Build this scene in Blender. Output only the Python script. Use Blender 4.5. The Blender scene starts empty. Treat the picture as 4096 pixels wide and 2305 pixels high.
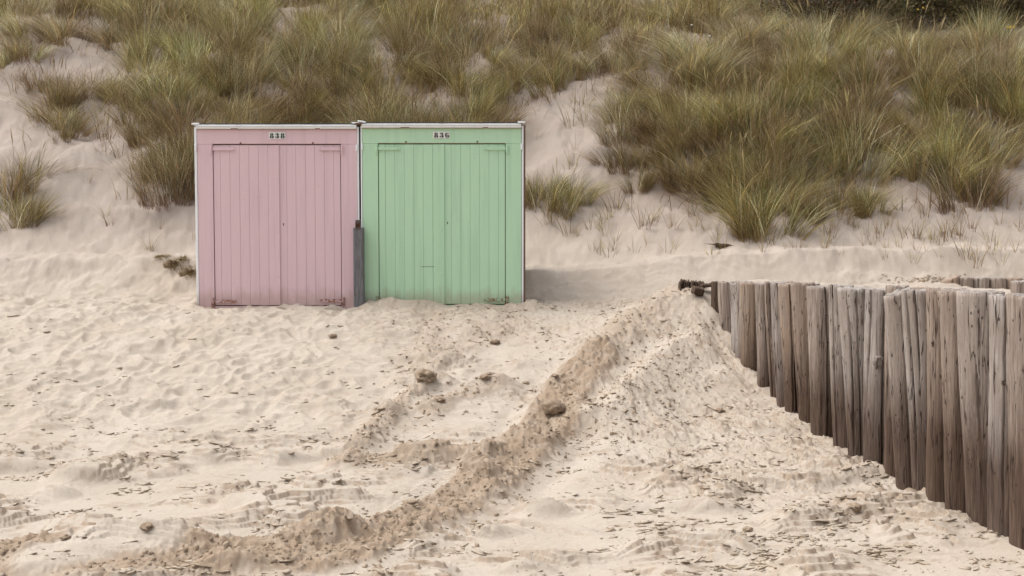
import bpy, math, random
import numpy as np
from mathutils import Vector, Matrix

# ------------------------------------------------------------------ camera, sky, sun, exposure
sc = bpy.context.scene
COL = sc.collection
F = 4564.0                    # focal length in pixels of the 4096 wide frame
PITCH = math.atan(252.5 / F)
CAMZ = 2.1
cam_d = bpy.data.cameras.new('camera')
cam_d.sensor_width = 36.0
cam_d.lens = 36.0 * F / 4096.0
cam_d.clip_start = 0.1
cam_d.clip_end = 3000
cam = bpy.data.objects.new('camera', cam_d)
COL.objects.link(cam)
cam.location = (0, 0, CAMZ)
cam.rotation_euler = (math.pi / 2 - PITCH, 0, 0)
sc.camera = cam

SUN_EL, SUN_AZ = 62.0, -80.0          # azimuth measured from +Y towards +X
w = bpy.data.worlds.new('World'); sc.world = w; w.use_nodes = True
nt = w.node_tree
bg = nt.nodes['Background']
sky = nt.nodes.new('ShaderNodeTexSky'); sky.sky_type = 'NISHITA'; sky.sun_disc = False
sky.sun_elevation = math.radians(SUN_EL); sky.sun_rotation = math.radians(SUN_AZ)
sky.air_density = 1.0; sky.dust_density = 6.0; sky.ozone_density = 0.6
hs = nt.nodes.new('ShaderNodeHueSaturation'); hs.inputs['Saturation'].default_value = 0.22
tint = nt.nodes.new('ShaderNodeMix'); tint.data_type = 'RGBA'; tint.blend_type = 'MULTIPLY'
tint.inputs[0].default_value = 1.0; tint.inputs[7].default_value = (0.985, 1.0, 1.0, 1)
nt.links.new(sky.outputs[0], hs.inputs['Color'])
nt.links.new(hs.outputs[0], tint.inputs[6])
nt.links.new(tint.outputs[2], bg.inputs['Color'])
bg.inputs['Strength'].default_value = 0.15
sun_d = bpy.data.lights.new('sun', 'SUN'); sun_d.energy = 0.5; sun_d.angle = math.radians(65)
sun_d.color = (1.0, 0.985, 0.965)
sun = bpy.data.objects.new('sun', sun_d); COL.objects.link(sun)
az, el = math.radians(SUN_AZ), math.radians(SUN_EL)
sdir = Vector((math.sin(az) * math.cos(el), math.cos(az) * math.cos(el), math.sin(el)))
sun.rotation_euler = sdir.to_track_quat('Z', 'Y').to_euler()
sun.location = (-8, 0, 12)
sc.view_settings.view_transform = 'Standard'
sc.view_settings.look = 'None'
sc.view_settings.gamma = 1.0
sc.view_settings.use_curve_mapping = False
sc.view_settings.exposure = 0.73

# ------------------------------------------------------------------ helpers
rng = np.random.default_rng(7)
R = random.Random(11)
CP, SP = math.cos(PITCH), math.sin(PITCH)

def W(u, v, Y):
    """point of the place at forward distance Y seen at photo pixel (u, v)"""
    xc, yc = (u - 2048) / F, -(v - 1152.5) / F
    dy = CP + SP * yc; dz = -SP + CP * yc
    k = Y / dy
    return Vector((xc * k, Y, CAMZ + dz * k))

def project(x, y, z):
    zz = z - CAMZ
    d = y * CP - zz * SP
    yc = (y * SP + zz * CP) / d
    return 2048 + F * x / d, 1152.5 - F * yc

def sstep(a, b, x):
    t = np.clip((x - a) / (b - a), 0, 1)
    return t * t * (3 - 2 * t)

def gnoise(x, y, seed=0):
    x = np.asarray(x, float); y = np.asarray(y, float)
    xi = np.floor(x).astype(np.int64); yi = np.floor(y).astype(np.int64)
    xf = x - xi; yf = y - yi
    def g(ix, iy, fx, fy):
        h = (ix * 374761393 + iy * 668265263 + seed * 974634777) & 0xffffffff
        h = ((h ^ (h >> 13)) * 1274126177) & 0xffffffff
        h = h ^ (h >> 16)
        a = (h & 0xffff) / 65536.0 * 2 * np.pi
        return np.cos(a) * fx + np.sin(a) * fy
    ux = xf * xf * xf * (xf * (xf * 6 - 15) + 10); uy = yf * yf * yf * (yf * (yf * 6 - 15) + 10)
    a = g(xi, yi, xf, yf); b = g(xi + 1, yi, xf - 1, yf)
    c = g(xi, yi + 1, xf, yf - 1); d = g(xi + 1, yi + 1, xf - 1, yf - 1)
    return 1.5 * ((a * (1 - ux) + b * ux) * (1 - uy) + (c * (1 - ux) + d * ux) * uy)

def fbm(x, y, seed=0, o=4, gain=0.5):
    s = 0; a = 1.0
    for i in range(o):
        s = s + a * gnoise(x, y, seed + i * 17)
        x = x * 2.03 + 5.1; y = y * 2.03 + 1.7; a *= gain
    return s

def polydist(x, y, pts):
    """distance to a polyline and the parameter 0..1 along it, signed side"""
    best = np.full(np.shape(x), 1e9); par = np.zeros(np.shape(x)); side = np.zeros(np.shape(x))
    n = len(pts) - 1
    for i in range(n):
        ax, ay = pts[i]; bx, by = pts[i + 1]
        dx, dy = bx - ax, by - ay; L2 = dx * dx + dy * dy
        t = np.clip(((x - ax) * dx + (y - ay) * dy) / L2, 0, 1)
        d = np.hypot(x - ax - t * dx, y - ay - t * dy)
        m = d < best
        best = np.where(m, d, best); par = np.where(m, (i + t) / n, par)
        side = np.where(m, np.sign((x - ax) * dy - (y - ay) * dx), side)
    return best, par, side

# ------------------------------------------------------------------ materials
def new_mat(name):
    m = bpy.data.materials.new(name); m.use_nodes = True
    n = m.node_tree; b = n.nodes['Principled BSDF']
    return m, n, b

def nd(n, t, **kw):
    k = n.nodes.new(t)
    for a, v in kw.items():
        if a.startswith('i_'):
            k.inputs[a[2:].replace('_', ' ')].default_value = v
        else:
            setattr(k, a, v)
    return k

def ramp(n, fac, stops):
    r = n.nodes.new('ShaderNodeValToRGB')
    e = r.color_ramp.elements
    while len(e) < len(stops): e.new(0.5)
    for i, (p, c) in enumerate(stops):
        e[i].position = p; e[i].color = (*c, 1) if len(c) == 3 else c
    n.links.new(fac, r.inputs[0]); return r.outputs[0]

def mix(n, fac, a, b, mode='MIX'):
    k = n.nodes.new('ShaderNodeMix'); k.data_type = 'RGBA'; k.blend_type = mode
    for i, v in ((0, fac), (6, a), (7, b)):
        if hasattr(v, 'is_output'): n.links.new(v, k.inputs[i])
        elif isinstance(v, (int, float)): k.inputs[i].default_value = v
        else: k.inputs[i].default_value = (*v, 1)
    return k.outputs[2]

def noise(n, vec, scale, detail=4, rough=0.55):
    k = nd(n, 'ShaderNodeTexNoise'); k.inputs['Scale'].default_value = scale
    k.inputs['Detail'].default_value = detail; k.inputs['Roughness'].default_value = rough
    if vec is not None: n.links.new(vec, k.inputs['Vector'])
    return k.outputs[0]

def mapping(n, vec, s):
    k = nd(n, 'ShaderNodeMapping'); k.inputs['Scale'].default_value = s
    n.links.new(vec, k.inputs[0]); return k.outputs[0]

def bump(n, h, strength, dist, b):
    k = nd(n, 'ShaderNodeBump'); k.inputs['Strength'].default_value = strength
    k.inputs['Distance'].default_value = dist
    n.links.new(h, k.inputs['Height']); n.links.new(k.outputs[0], b.inputs['Normal'])

def math_n(n, op, a, b=None, clamp=False):
    k = nd(n, 'ShaderNodeMath', operation=op); k.use_clamp = clamp
    for i, v in ((0, a), (1, b)):
        if v is None: continue
        if hasattr(v, 'is_output'): n.links.new(v, k.inputs[i])
        else: k.inputs[i].default_value = v
    return k.outputs[0]

SAND_DRY = (0.460, 0.396, 0.334)
SAND_DAMP = (0.298, 0.220, 0.156)
def sand_material(name, attr=True):
    m, n, b = new_mat(name)
    geo = nd(n, 'ShaderNodeNewGeometry').outputs['Position']
    n1 = noise(n, geo, 1.3, 5); n2 = noise(n, geo, 55, 3); n3 = noise(n, geo, 9, 6, 0.65)
    c = mix(n, ramp(n, n1, [(0.35, (0, 0, 0)), (0.68, (1, 1, 1))]), SAND_DRY, (0.42, 0.352, 0.286))
    c = mix(n, ramp(n, n3, [(0.52, (0, 0, 0)), (0.75, (0.55, 0.55, 0.55))]), c, (0.415, 0.342, 0.272))
    c = mix(n, ramp(n, n2, [(0.35, (0.35, 0.35, 0.35)), (0.6, (0, 0, 0))]), c, (0.375, 0.305, 0.238))
    # sand colour multiplied darker and slightly greyer with height up the dune
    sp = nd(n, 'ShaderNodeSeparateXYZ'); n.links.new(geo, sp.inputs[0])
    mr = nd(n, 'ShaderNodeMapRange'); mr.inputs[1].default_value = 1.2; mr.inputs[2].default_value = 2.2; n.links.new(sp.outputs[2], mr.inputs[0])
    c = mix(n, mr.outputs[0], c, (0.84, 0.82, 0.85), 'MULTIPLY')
    if attr:
        at = nd(n, 'ShaderNodeAttribute', attribute_name='damp').outputs['Fac']
        k = math_n(n, 'MULTIPLY', at, ramp(n, n3, [(0.3, (0.45, 0.45, 0.45)), (0.55, (1, 1, 1))]), True)
        c = mix(n, k, c, SAND_DAMP)
    n.links.new(c, b.inputs['Base Color'])
    b.inputs['Roughness'].default_value = 0.95
    b.inputs['Specular IOR Level'].default_value = 0.15
    hh = math_n(n, 'ADD', math_n(n, 'MULTIPLY', n2, 0.5), noise(n, geo, 190, 2))
    bump(n, hh, 0.5, 0.006, b)
    return m

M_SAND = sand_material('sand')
def flat_sand(name, a, b_):
    m, n, b = new_mat(name)
    geo = nd(n, 'ShaderNodeNewGeometry').outputs['Position']
    c = mix(n, ramp(n, noise(n, geo, 8, 4), [(0.3, (0, 0, 0)), (0.7, (1, 1, 1))]), a, b_)
    n.links.new(c, b.inputs['Base Color']); b.inputs['Roughness'].default_value = 0.95
    b.inputs['Specular IOR Level'].default_value = 0.15
    bump(n, noise(n, geo, 60, 4, 0.7), 0.7, 0.01, b)
    return m
M_CRUST = flat_sand('sand_crust', (0.465, 0.395, 0.32), (0.41, 0.33, 0.25))
M_EDGE = flat_sand('damp_crust_edge', (0.30, 0.215, 0.14), (0.38, 0.29, 0.205))
M_CLOD = flat_sand('damp_sand_clod', (0.35, 0.268, 0.195), (0.27, 0.198, 0.138))
M_ROOT = flat_sand('root_matted_sand', (0.30, 0.225, 0.145), (0.17, 0.115, 0.07))

def paint(name, col, dark, rust=0.0):
    m, n, b = new_mat(name)
    geo = nd(n, 'ShaderNodeNewGeometry').outputs['Position']
    n1 = noise(n, mapping(n, geo, (1.2, 1.2, 0.6)), 2.5, 5)
    c = mix(n, ramp(n, n1, [(0.35, (0, 0, 0)), (0.7, (0.5, 0.5, 0.5))]), col, dark)
    st = noise(n, mapping(n, geo, (9, 9, 0.5)), 1.4, 5, 0.65)
    c = mix(n, ramp(n, st, [(0.50, (0, 0, 0)), (0.72, (0.42, 0.42, 0.42))]), c, tuple(k * 0.80 for k in dark))
    vo = nd(n, 'ShaderNodeTexVoronoi'); vo.inputs['Scale'].default_value = 16
    n.links.new(geo, vo.inputs['Vector'])
    spot = ramp(n, vo.outputs['Distance'], [(0.045, (1, 1, 1)), (0.075, (0, 0, 0))])
    sel = ramp(n, noise(n, geo, 3.1, 2), [(0.56, (0, 0, 0)), (0.62, (1, 1, 1))])
    c = mix(n, math_n(n, 'MULTIPLY', spot, math_n(n, 'MULTIPLY', sel, 0.75)), c, (0.13, 0.08, 0.06))
    # splashed sand and grime near the ground, with an uneven edge
    sep = nd(n, 'ShaderNodeSeparateXYZ'); n.links.new(geo, sep.inputs[0])
    zz = math_n(n, 'ADD', sep.outputs[2], math_n(n, 'MULTIPLY', noise(n, mapping(n, geo, (5, 5, 2)), 1.6, 5, 0.7), -0.34))
    mr = nd(n, 'ShaderNodeMapRange'); mr.inputs[1].default_value = 1.02; mr.inputs[2].default_value = 1.16
    mr.inputs[3].default_value = 0.42; mr.inputs[4].default_value = 0.0; n.links.new(zz, mr.inputs[0])
    c = mix(n, mr.outputs[0], c, (0.33, 0.215, 0.15))
    n.links.new(c, b.inputs['Base Color'])
    b.inputs['Roughness'].default_value = 0.62
    b.inputs['Specular IOR Level'].default_value = 0.3
    bump(n, noise(n, mapping(n, geo, (40, 40, 4)), 1.5, 4), 0.25, 0.003, b)
    return m
M_PINK = paint('pink_paint', (0.70, 0.505, 0.54), (0.655, 0.465, 0.505))
M_GREEN = paint('mint_paint', (0.465, 0.68, 0.465), (0.425, 0.635, 0.445))
M_WHITE = paint('white_paint', (0.82, 0.83, 0.84), (0.74, 0.75, 0.76))
def simple(name, c1, c2, scale=20, rough=0.7, metal=0.0, st=(1, 1, 1), bmp=0.3):
    m, n, b = new_mat(name)
    tc = nd(n, 'ShaderNodeTexCoord').outputs['Object']
    k = noise(n, mapping(n, tc, st), scale, 5, 0.6)
    n.links.new(mix(n, ramp(n, k, [(0.35, (0, 0, 0)), (0.65, (1, 1, 1))]), c1, c2), b.inputs['Base Color'])
    b.inputs['Roughness'].default_value = rough; b.inputs['Metallic'].default_value = metal
    if bmp: bump(n, k, bmp, 0.004, b)
    return m
def worn(name, col):
    m, n, b = new_mat(name)
    geo = nd(n, 'ShaderNodeNewGeometry').outputs['Position']
    k = ramp(n, noise(n, geo, 38, 5, 0.7), [(0.46, (0, 0, 0)), (0.56, (1, 1, 1))])
    n.links.new(mix(n, k, col, (0.24, 0.10, 0.045)), b.inputs['Base Color']); b.inputs['Roughness'].default_value = 0.7
    bump(n, k, 0.4, 0.002, b); return m
M_WORN = {'pink_paint': worn('rusty_pink_paint', (0.52, 0.36, 0.375)), 'mint_paint': worn('rusty_mint_paint', (0.33, 0.46, 0.31))}
M_RUST = simple('rust', (0.20, 0.075, 0.03), (0.09, 0.04, 0.025), 60)
M_RAWEDGE = simple('bare_board_edge', (0.42, 0.27, 0.13), (0.25, 0.15, 0.08), 12)
M_FELT = simple('roof_felt', (0.035, 0.045, 0.06), (0.05, 0.06, 0.08), 30)
M_BLACK = simple('black_lettering', (0.012, 0.014, 0.022), (0.016, 0.018, 0.026), 30, 0.5, bmp=0)
M_DARK = simple('dark_void', (0.01, 0.009, 0.009), (0.014, 0.012, 0.012), 10, 0.9, bmp=0)
M_PLATE = simple('enamel_plate', (0.76, 0.75, 0.70), (0.70, 0.68, 0.62), 25, 0.35, bmp=0)
M_STEEL = simple('weathered_steel', (0.16, 0.13, 0.12), (0.07, 0.05, 0.045), 70, 0.5, 0.5)
M_TIMBER = simple('grey_timber', (0.185, 0.178, 0.188), (0.10, 0.095, 0.10), 8, 0.85, 0, (9, 9, 0.8), 0.5)
M_BROWNB = simple('brown_board', (0.20, 0.12, 0.075), (0.13, 0.08, 0.05), 10, 0.8, 0, (4, 4, 1))

def wood_mat(name, hi, mid, lo, stain=True, dark=1.0):
    m, n, b = new_mat(name)
    tc = nd(n, 'ShaderNodeTexCoord').outputs['Object']
    geo = nd(n, 'ShaderNodeNewGeometry').outputs['Position']
    oi = nd(n, 'ShaderNodeObjectInfo').outputs['Random']
    g1 = noise(n, mapping(n, tc, (38, 38, 1.6)), 1.5, 6, 0.65)
    g2 = noise(n, mapping(n, tc, (90, 90, 3)), 2.2, 3, 0.6)
    g3 = noise(n, mapping(n, tc, (6, 6, 2.2)), 1.3, 5, 0.6)
    c = ramp(n, g1, [(0.3, lo), (0.5, mid), (0.72, hi)])
    if hi[0] > 0.2: c = mix(n, ramp(n, oi, [(0.1, (0.55, 0.55, 0.55)), (0.5, (0, 0, 0)), (0.9, (0.6, 0.6, 0.6))]), c, mix(n, ramp(n, oi, [(0.45, (0, 0, 0)), (0.55, (1, 1, 1))]), (0.40, 0.275, 0.185), (0.46, 0.425, 0.40)))
    c = mix(n, ramp(n, g3, [(0.38, (0, 0, 0)), (0.66, (0.8, 0.8, 0.8))]), c, (0.27, 0.215, 0.18) if hi[0] > 0.2 else mid)
    if stain:
        sep = nd(n, 'ShaderNodeSeparateXYZ'); n.links.new(geo, sep.inputs[0])
        wob = noise(n, mapping(n, tc, (10, 10, 1.2)), 1.6, 5, 0.65)
        zz = math_n(n, 'ADD', sep.outputs[2], math_n(n, 'MULTIPLY', wob, -0.75))
        zz = math_n(n, 'ADD', zz, math_n(n, 'MULTIPLY', oi, 0.16))
        mr = nd(n, 'ShaderNodeMapRange'); mr.inputs[1].default_value = 0.22; mr.inputs[2].default_value = 0.86
        mr.inputs[3].default_value = 0.88; mr.inputs[4].default_value = 0.0; n.links.new(zz, mr.inputs[0])
        brown = ramp(n, g1, [(0.3, (0.04, 0.022, 0.014)), (0.55, (0.088, 0.051, 0.033)), (0.75, (0.155, 0.096, 0.066))])
        c = mix(n, mr.outputs[0], c, brown)
    ln = noise(n, mapping(n, tc, (11, 11, 0.55)), 1.7, 3, 0.5)
    ab = math_n(n, 'ABSOLUTE', math_n(n, 'SUBTRACT', ln, 0.5))
    c = mix(n, ramp(n, ab, [(0.005, (0.92, 0.92, 0.92)), (0.014, (0, 0, 0))]), c, (0.035, 0.022, 0.017))
    # dark hairline checks in the grain
    hair = ramp(n, g2, [(0.30, (0.62, 0.62, 0.62)), (0.40, (0, 0, 0))])
    c = mix(n, hair, c, (0.04, 0.028, 0.022))
    vo = nd(n, 'ShaderNodeTexVoronoi'); vo.inputs['Scale'].default_value = 1.0
    n.links.new(mapping(n, tc, (22, 22, 12)), vo.inputs['Vector'])
    pit = ramp(n, vo.outputs['Distance'], [(0.10, (0.8, 0.8, 0.8)), (0.17, (0, 0, 0))])
    c = mix(n, math_n(n, 'MULTIPLY', pit, ramp(n, noise(n, tc, 4, 2), [(0.5, (0, 0, 0)), (0.58, (1, 1, 1))])), c, (0.04, 0.026, 0.02))
    c = mix(n, 1.0, c, (dark, dark, dark), 'MULTIPLY')
    n.links.new(c, b.inputs['Base Color'])
    b.inputs['Roughness'].default_value = 0.88; b.inputs['Specular IOR Level'].default_value = 0.2
    bump(n, math_n(n, 'ADD', g1, math_n(n, 'MULTIPLY', g2, 0.6)), 0.75, 0.012, b)
    return m
M_WOOD = wood_mat('weathered_post_wood', (0.56, 0.47, 0.41), (0.32, 0.25, 0.205), (0.12, 0.085, 0.066))
M_WOODTOP = wood_mat('post_end_grain', (0.46, 0.43, 0.39), (0.34, 0.30, 0.27), (0.20, 0.17, 0.145), False)
M_WOODDARK = wood_mat('rotten_wood', (0.17, 0.12, 0.085), (0.09, 0.058, 0.04), (0.04, 0.025, 0.018), False)

def grass_mat(name, rough=0.55):
    m, n, b = new_mat(name)
    at = nd(n, 'ShaderNodeAttribute', attribute_name='Col').outputs['Color']
    oi = nd(n, 'ShaderNodeObjectInfo').outputs['Random']
    h = nd(n, 'ShaderNodeHueSaturation')
    n.links.new(at, h.inputs['Color'])
    n.links.new(math_n(n, 'ADD', math_n(n, 'MULTIPLY', oi, 0.05), 0.475), h.inputs['Hue'])
    n.links.new(math_n(n, 'ADD', math_n(n, 'MULTIPLY', oi, 0.5), 0.78), h.inputs['Value'])
    n.links.new(h.outputs[0], b.inputs['Base Color'])
    b.inputs['Roughness'].default_value = rough
    b.inputs['Specular IOR Level'].default_value = 0.35
    tr = nd(n, 'ShaderNodeBsdfTranslucent'); n.links.new(h.outputs[0], tr.inputs['Color'])
    ms = nd(n, 'ShaderNodeMixShader'); ms.inputs[0].default_value = 0.22
    n.links.new(b.outputs[0], ms.inputs[1]); n.links.new(tr.outputs[0], ms.inputs[2])
    n.links.new(ms.outputs[0], n.nodes['Material Output'].inputs['Surface'])
    return m
M_GRASS = grass_mat('marram_grass')
M_SHRUB = grass_mat('shrub_leaves')
M_TWIG = simple('twig', (0.10, 0.065, 0.04), (0.06, 0.04, 0.028), 20)
M_YELLOW = simple('yellow_petals', (0.62, 0.42, 0.03), (0.5, 0.33, 0.02), 20, bmp=0)
M_PETAL = simple('white_petals', (0.75, 0.75, 0.72), (0.66, 0.66, 0.6), 20, bmp=0)
M_STALK = simple('flower_stalk', (0.09, 0.10, 0.04), (0.06, 0.07, 0.03), 20, bmp=0)

# ------------------------------------------------------------------ object helpers
def link(o, parent=None):
    COL.objects.link(o)
    if parent is not None: o.parent = parent
    return o

def mesh_np(name, V, loops, starts, mats=(), smooth=False):
    me = bpy.data.meshes.new(name)
    V = np.asarray(V, np.float32); loops = np.asarray(loops, np.int32); starts = np.asarray(starts, np.int32)
    me.vertices.add(len(V)); me.vertices.foreach_set('co', V.ravel())
    me.loops.add(len(loops)); me.loops.foreach_set('vertex_index', loops)
    me.polygons.add(len(starts)); me.polygons.foreach_set('loop_start', starts)
    if smooth: me.polygons.foreach_set('use_smooth', np.ones(len(starts), bool))
    me.update(calc_edges=True)
    for m in mats: me.materials.append(m)
    return me

def poly_mesh(name, verts, faces, mats, smooth=False):
    me = bpy.data.meshes.new(name); me.from_pydata([tuple(v) for v in verts], [], faces); me.update()
    for m in (mats if isinstance(mats, (list, tuple)) else [mats]): me.materials.append(m)
    if smooth:
        for p in me.polygons: p.use_smooth = True
    return me

def part(name, me, parent, loc=(0, 0, 0), rot=(0, 0, 0), label=None):
    o = bpy.data.objects.new(name, me); link(o, parent); o.location = loc; o.rotation_euler = rot
    if label: o['label'] = label
    return o

def tag(o, label=None, cat=None, group=None, kind=None):
    if label: o['label'] = label
    if cat: o['category'] = cat
    if group: o['group'] = group
    if kind: o['kind'] = kind
    return o

def empty(name, loc):
    o = bpy.data.objects.new(name, None); o.empty_display_size = 0.1; link(o); o.location = loc; return o

def box_data(x0, x1, y0, y1, z0, z1, bev=0.0):
    """box; bev chamfers the four vertical and horizontal edges of the -Y face"""
    if bev <= 0:
        v = [(x, y, z) for x in (x0, x1) for y in (y0, y1) for z in (z0, z1)]
        f = [(0, 1, 3, 2), (4, 6, 7, 5), (0, 4, 5, 1), (2, 3, 7, 6), (0, 2, 6, 4), (1, 5, 7, 3)]
        return v, f
    b = bev
    v = [(x0 + b, y0, z0 + b), (x1 - b, y0, z0 + b), (x1 - b, y0, z1 - b), (x0 + b, y0, z1 - b),
         (x0, y0 + b, z0), (x1, y0 + b, z0), (x1, y0 + b, z1), (x0, y0 + b, z1),
         (x0, y1, z0), (x1, y1, z0), (x1, y1, z1), (x0, y1, z1)]
    f = [(0, 1, 2, 3)]
    for k in range(4):
        j = (k + 1) % 4
        f.append((4 + k, 4 + j, j, k)); f.append((8 + k, 8 + j, 4 + j, 4 + k))
    f.append((11, 10, 9, 8))
    return v, f

def box(name, parent, mat, x0, x1, y0, y1, z0, z1, bev=0.0, label=None):
    v, f = box_data(x0, x1, y0, y1, z0, z1, bev)
    return part(name, poly_mesh(name, v, f, mat), parent, label=label)

# ------------------------------------------------------------------ the lie of the land
def row_x(y):                       # the line of the groyne posts, X as a function of Y
    return 4.97 - 0.2206 * y

HUT_Y = 14.0
_KX = W(4096, 860, HUT_Y).x / 2048.0
def hx(u): return (u - 2048) * _KX
def hz(v): return W(2048, v, HUT_Y).z
HUT_L, HUT_R = hx(782), hx(2094)

def Hbase(x, y):
    x = np.asarray(x, float); y = np.asarray(y, float)
    t = x / np.maximum(y, 4)
    u = 2048 + F * t
    # open beach in front
    beach = CAMZ - np.interp(y, [-60, 0, 5, 7, 8.5, 9.5, 10.5, 12, 13.2, 14.2, 15],
                             [3.2, 2.4, 2.15, 2.10, 2.06, 1.97, 1.80, 1.42, 1.12, 0.99, 0.95])
    # dune: toe, little slip face, then the slope
    crest_h = np.interp(u, [-2000, 0, 700, 1100, 2050, 2450, 2750, 3200, 4096, 6000],
                        [0.50, 0.47, 0.46, 0.5, 0.66, 0.62, 0.44, 0.36, 0.34, 0.34])
    toe = np.interp(u, [0, 700, 2000, 2500, 3000], [14.45, 14.55, 14.75, 14.5, 14.3]) + 0.1 * gnoise(x * 0.8, y * 0.2, 3)
    tf = np.clip((y - toe) / 0.78, 0, 1)
    face = (0.55 * tf ** 1.6 + 0.45 * tf) * (CAMZ - crest_h - (CAMZ - 0.97))
    up = np.clip(y - toe - 0.8, 0, None)
    slope = np.interp(up, [0, 0.7, 2, 5.5, 9, 17, 60, 300], [0, 0.05, 0.80, 3.25, 4.95, 8.0, 12, 14])
    und = (0.22 * fbm(x * 0.42 + 3, y * 0.36, 21, 2) + 0.10 * gnoise(x * 1.1, y * 1.0, 5)) * sstep(0.5, 3, up)
    dune = beach + face + slope + und
    z = np.where(y > toe, dune, beach)
    fmk = sstep(0.05, 0.4, tf) * (1 - sstep(0.75, 1.0, tf))
    z = z + fmk * 0.014 * gnoise((x + y * 0.8) * 5.5, (y - x) * 0.9, 141)
    # the sand held behind the groyne posts
    d = x - row_x(y)
    fill = CAMZ - np.interp(y, [0, 8, 10, 11.5, 12.6, 13.8, 14.6], [0.75, 0.70, 0.70, 0.66, 0.70, 0.78, 0.80]) + 0.04 * gnoise(x * 1.5, y * 1.5, 8)
    k = sstep(0.10, 0.42, d) * (1 - sstep(13.6, 14.7, y)) * sstep(2, 4, y)
    endf = 1 - sstep(12.6, 13.6, y) * (1 - sstep(0.2, 1.6, d))
    z = z + (np.maximum(fill, z) - z) * k * endf
    # pile at the landward end of the posts with its crest running towards the beach
    dd, pr, sd = polydist(x, y, [(2.35, 12.75), (1.95, 12.7), (1.45, 12.45), (1.0, 12.0), (0.75, 11.6)])
    hgt = np.interp(pr, [0, 0.25, 0.5, 0.75, 1], [0.50, 0.52, 0.34, 0.20, 0.08])
    wd = np.interp(pr, [0, 1], [0.85, 0.45])
    z = z + hgt * np.exp(-(dd / wd) ** 1.7) * (1 - 0.9 * k)
    # level ground under the cabins
    hk = sstep(HUT_L - 0.02, HUT_L + 0.05, x) * (1 - sstep(HUT_R - 0.05, HUT_R + 0.02, x)) * sstep(14.1, 14.25, y) * (1 - sstep(15.7, 16.0, y))
    z = z * (1 - hk) + 1.08 * hk
    return z

def ground_uv(u, v, fn=None):
    """where the sight line of photo pixel (u, v) meets the land"""
    ys = np.concatenate([np.linspace(5.5, 16, 420), np.linspace(16.03, 45, 700)])
    p = [W(u, v, 1.0)][0]
    x = p.x * ys; z = CAMZ + (p.z - CAMZ) * ys
    g = (fn or Hbase)(x, ys)
    below = np.nonzero(z < g)[0]
    i = below[0] if len(below) else len(ys) - 1
    return float(x[i]), float(ys[i])

def line_uv(pts): return [ground_uv(u, v) for u, v in pts]
L_MAIN = line_uv([(2390, 1440), (2330, 1500), (2250, 1630), (2140, 1790), (1950, 1950), (1720, 2080), (1500, 2170), (1250, 2232), (900, 2262), (400, 2272), (-300, 2275)])
L_SECOND = line_uv([(1760, 1545), (1650, 1605), (1540, 1700), (1460, 1790), (1380, 1880)])
L_CROSS = line_uv([(1430, 1870), (1560, 1860), (1900, 1850)])
L_RIGHT = line_uv([(2900, 1360), (2720, 1440), (2630, 1510), (2540, 1600), (2430, 1690), (2330, 1760)])
L_TRAIL = line_uv([(1690, 1235), (1720, 1330), (1760, 1420)])
L_TRAIL2 = line_uv([(2090, 1235), (2000, 1330), (1800, 1420), (1650, 1500)])
L_CRESTC = [(1.95, 12.75), (1.45, 12.45), (1.0, 12.0), (0.75, 11.6)]
L_CLODS = line_uv([(1990, 1560), (1850, 1600), (1700, 1660)])
L_TREAD = line_uv([(1800, 1895), (1600, 2045)])
L_WASH = line_uv([(200, 2305), (420, 2245), (600, 2225)])

def zone(x, y, pts, wid):
    d, p, s = polydist(x, y, pts); return np.exp(-(d / wid) ** 2), p, s, d

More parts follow.
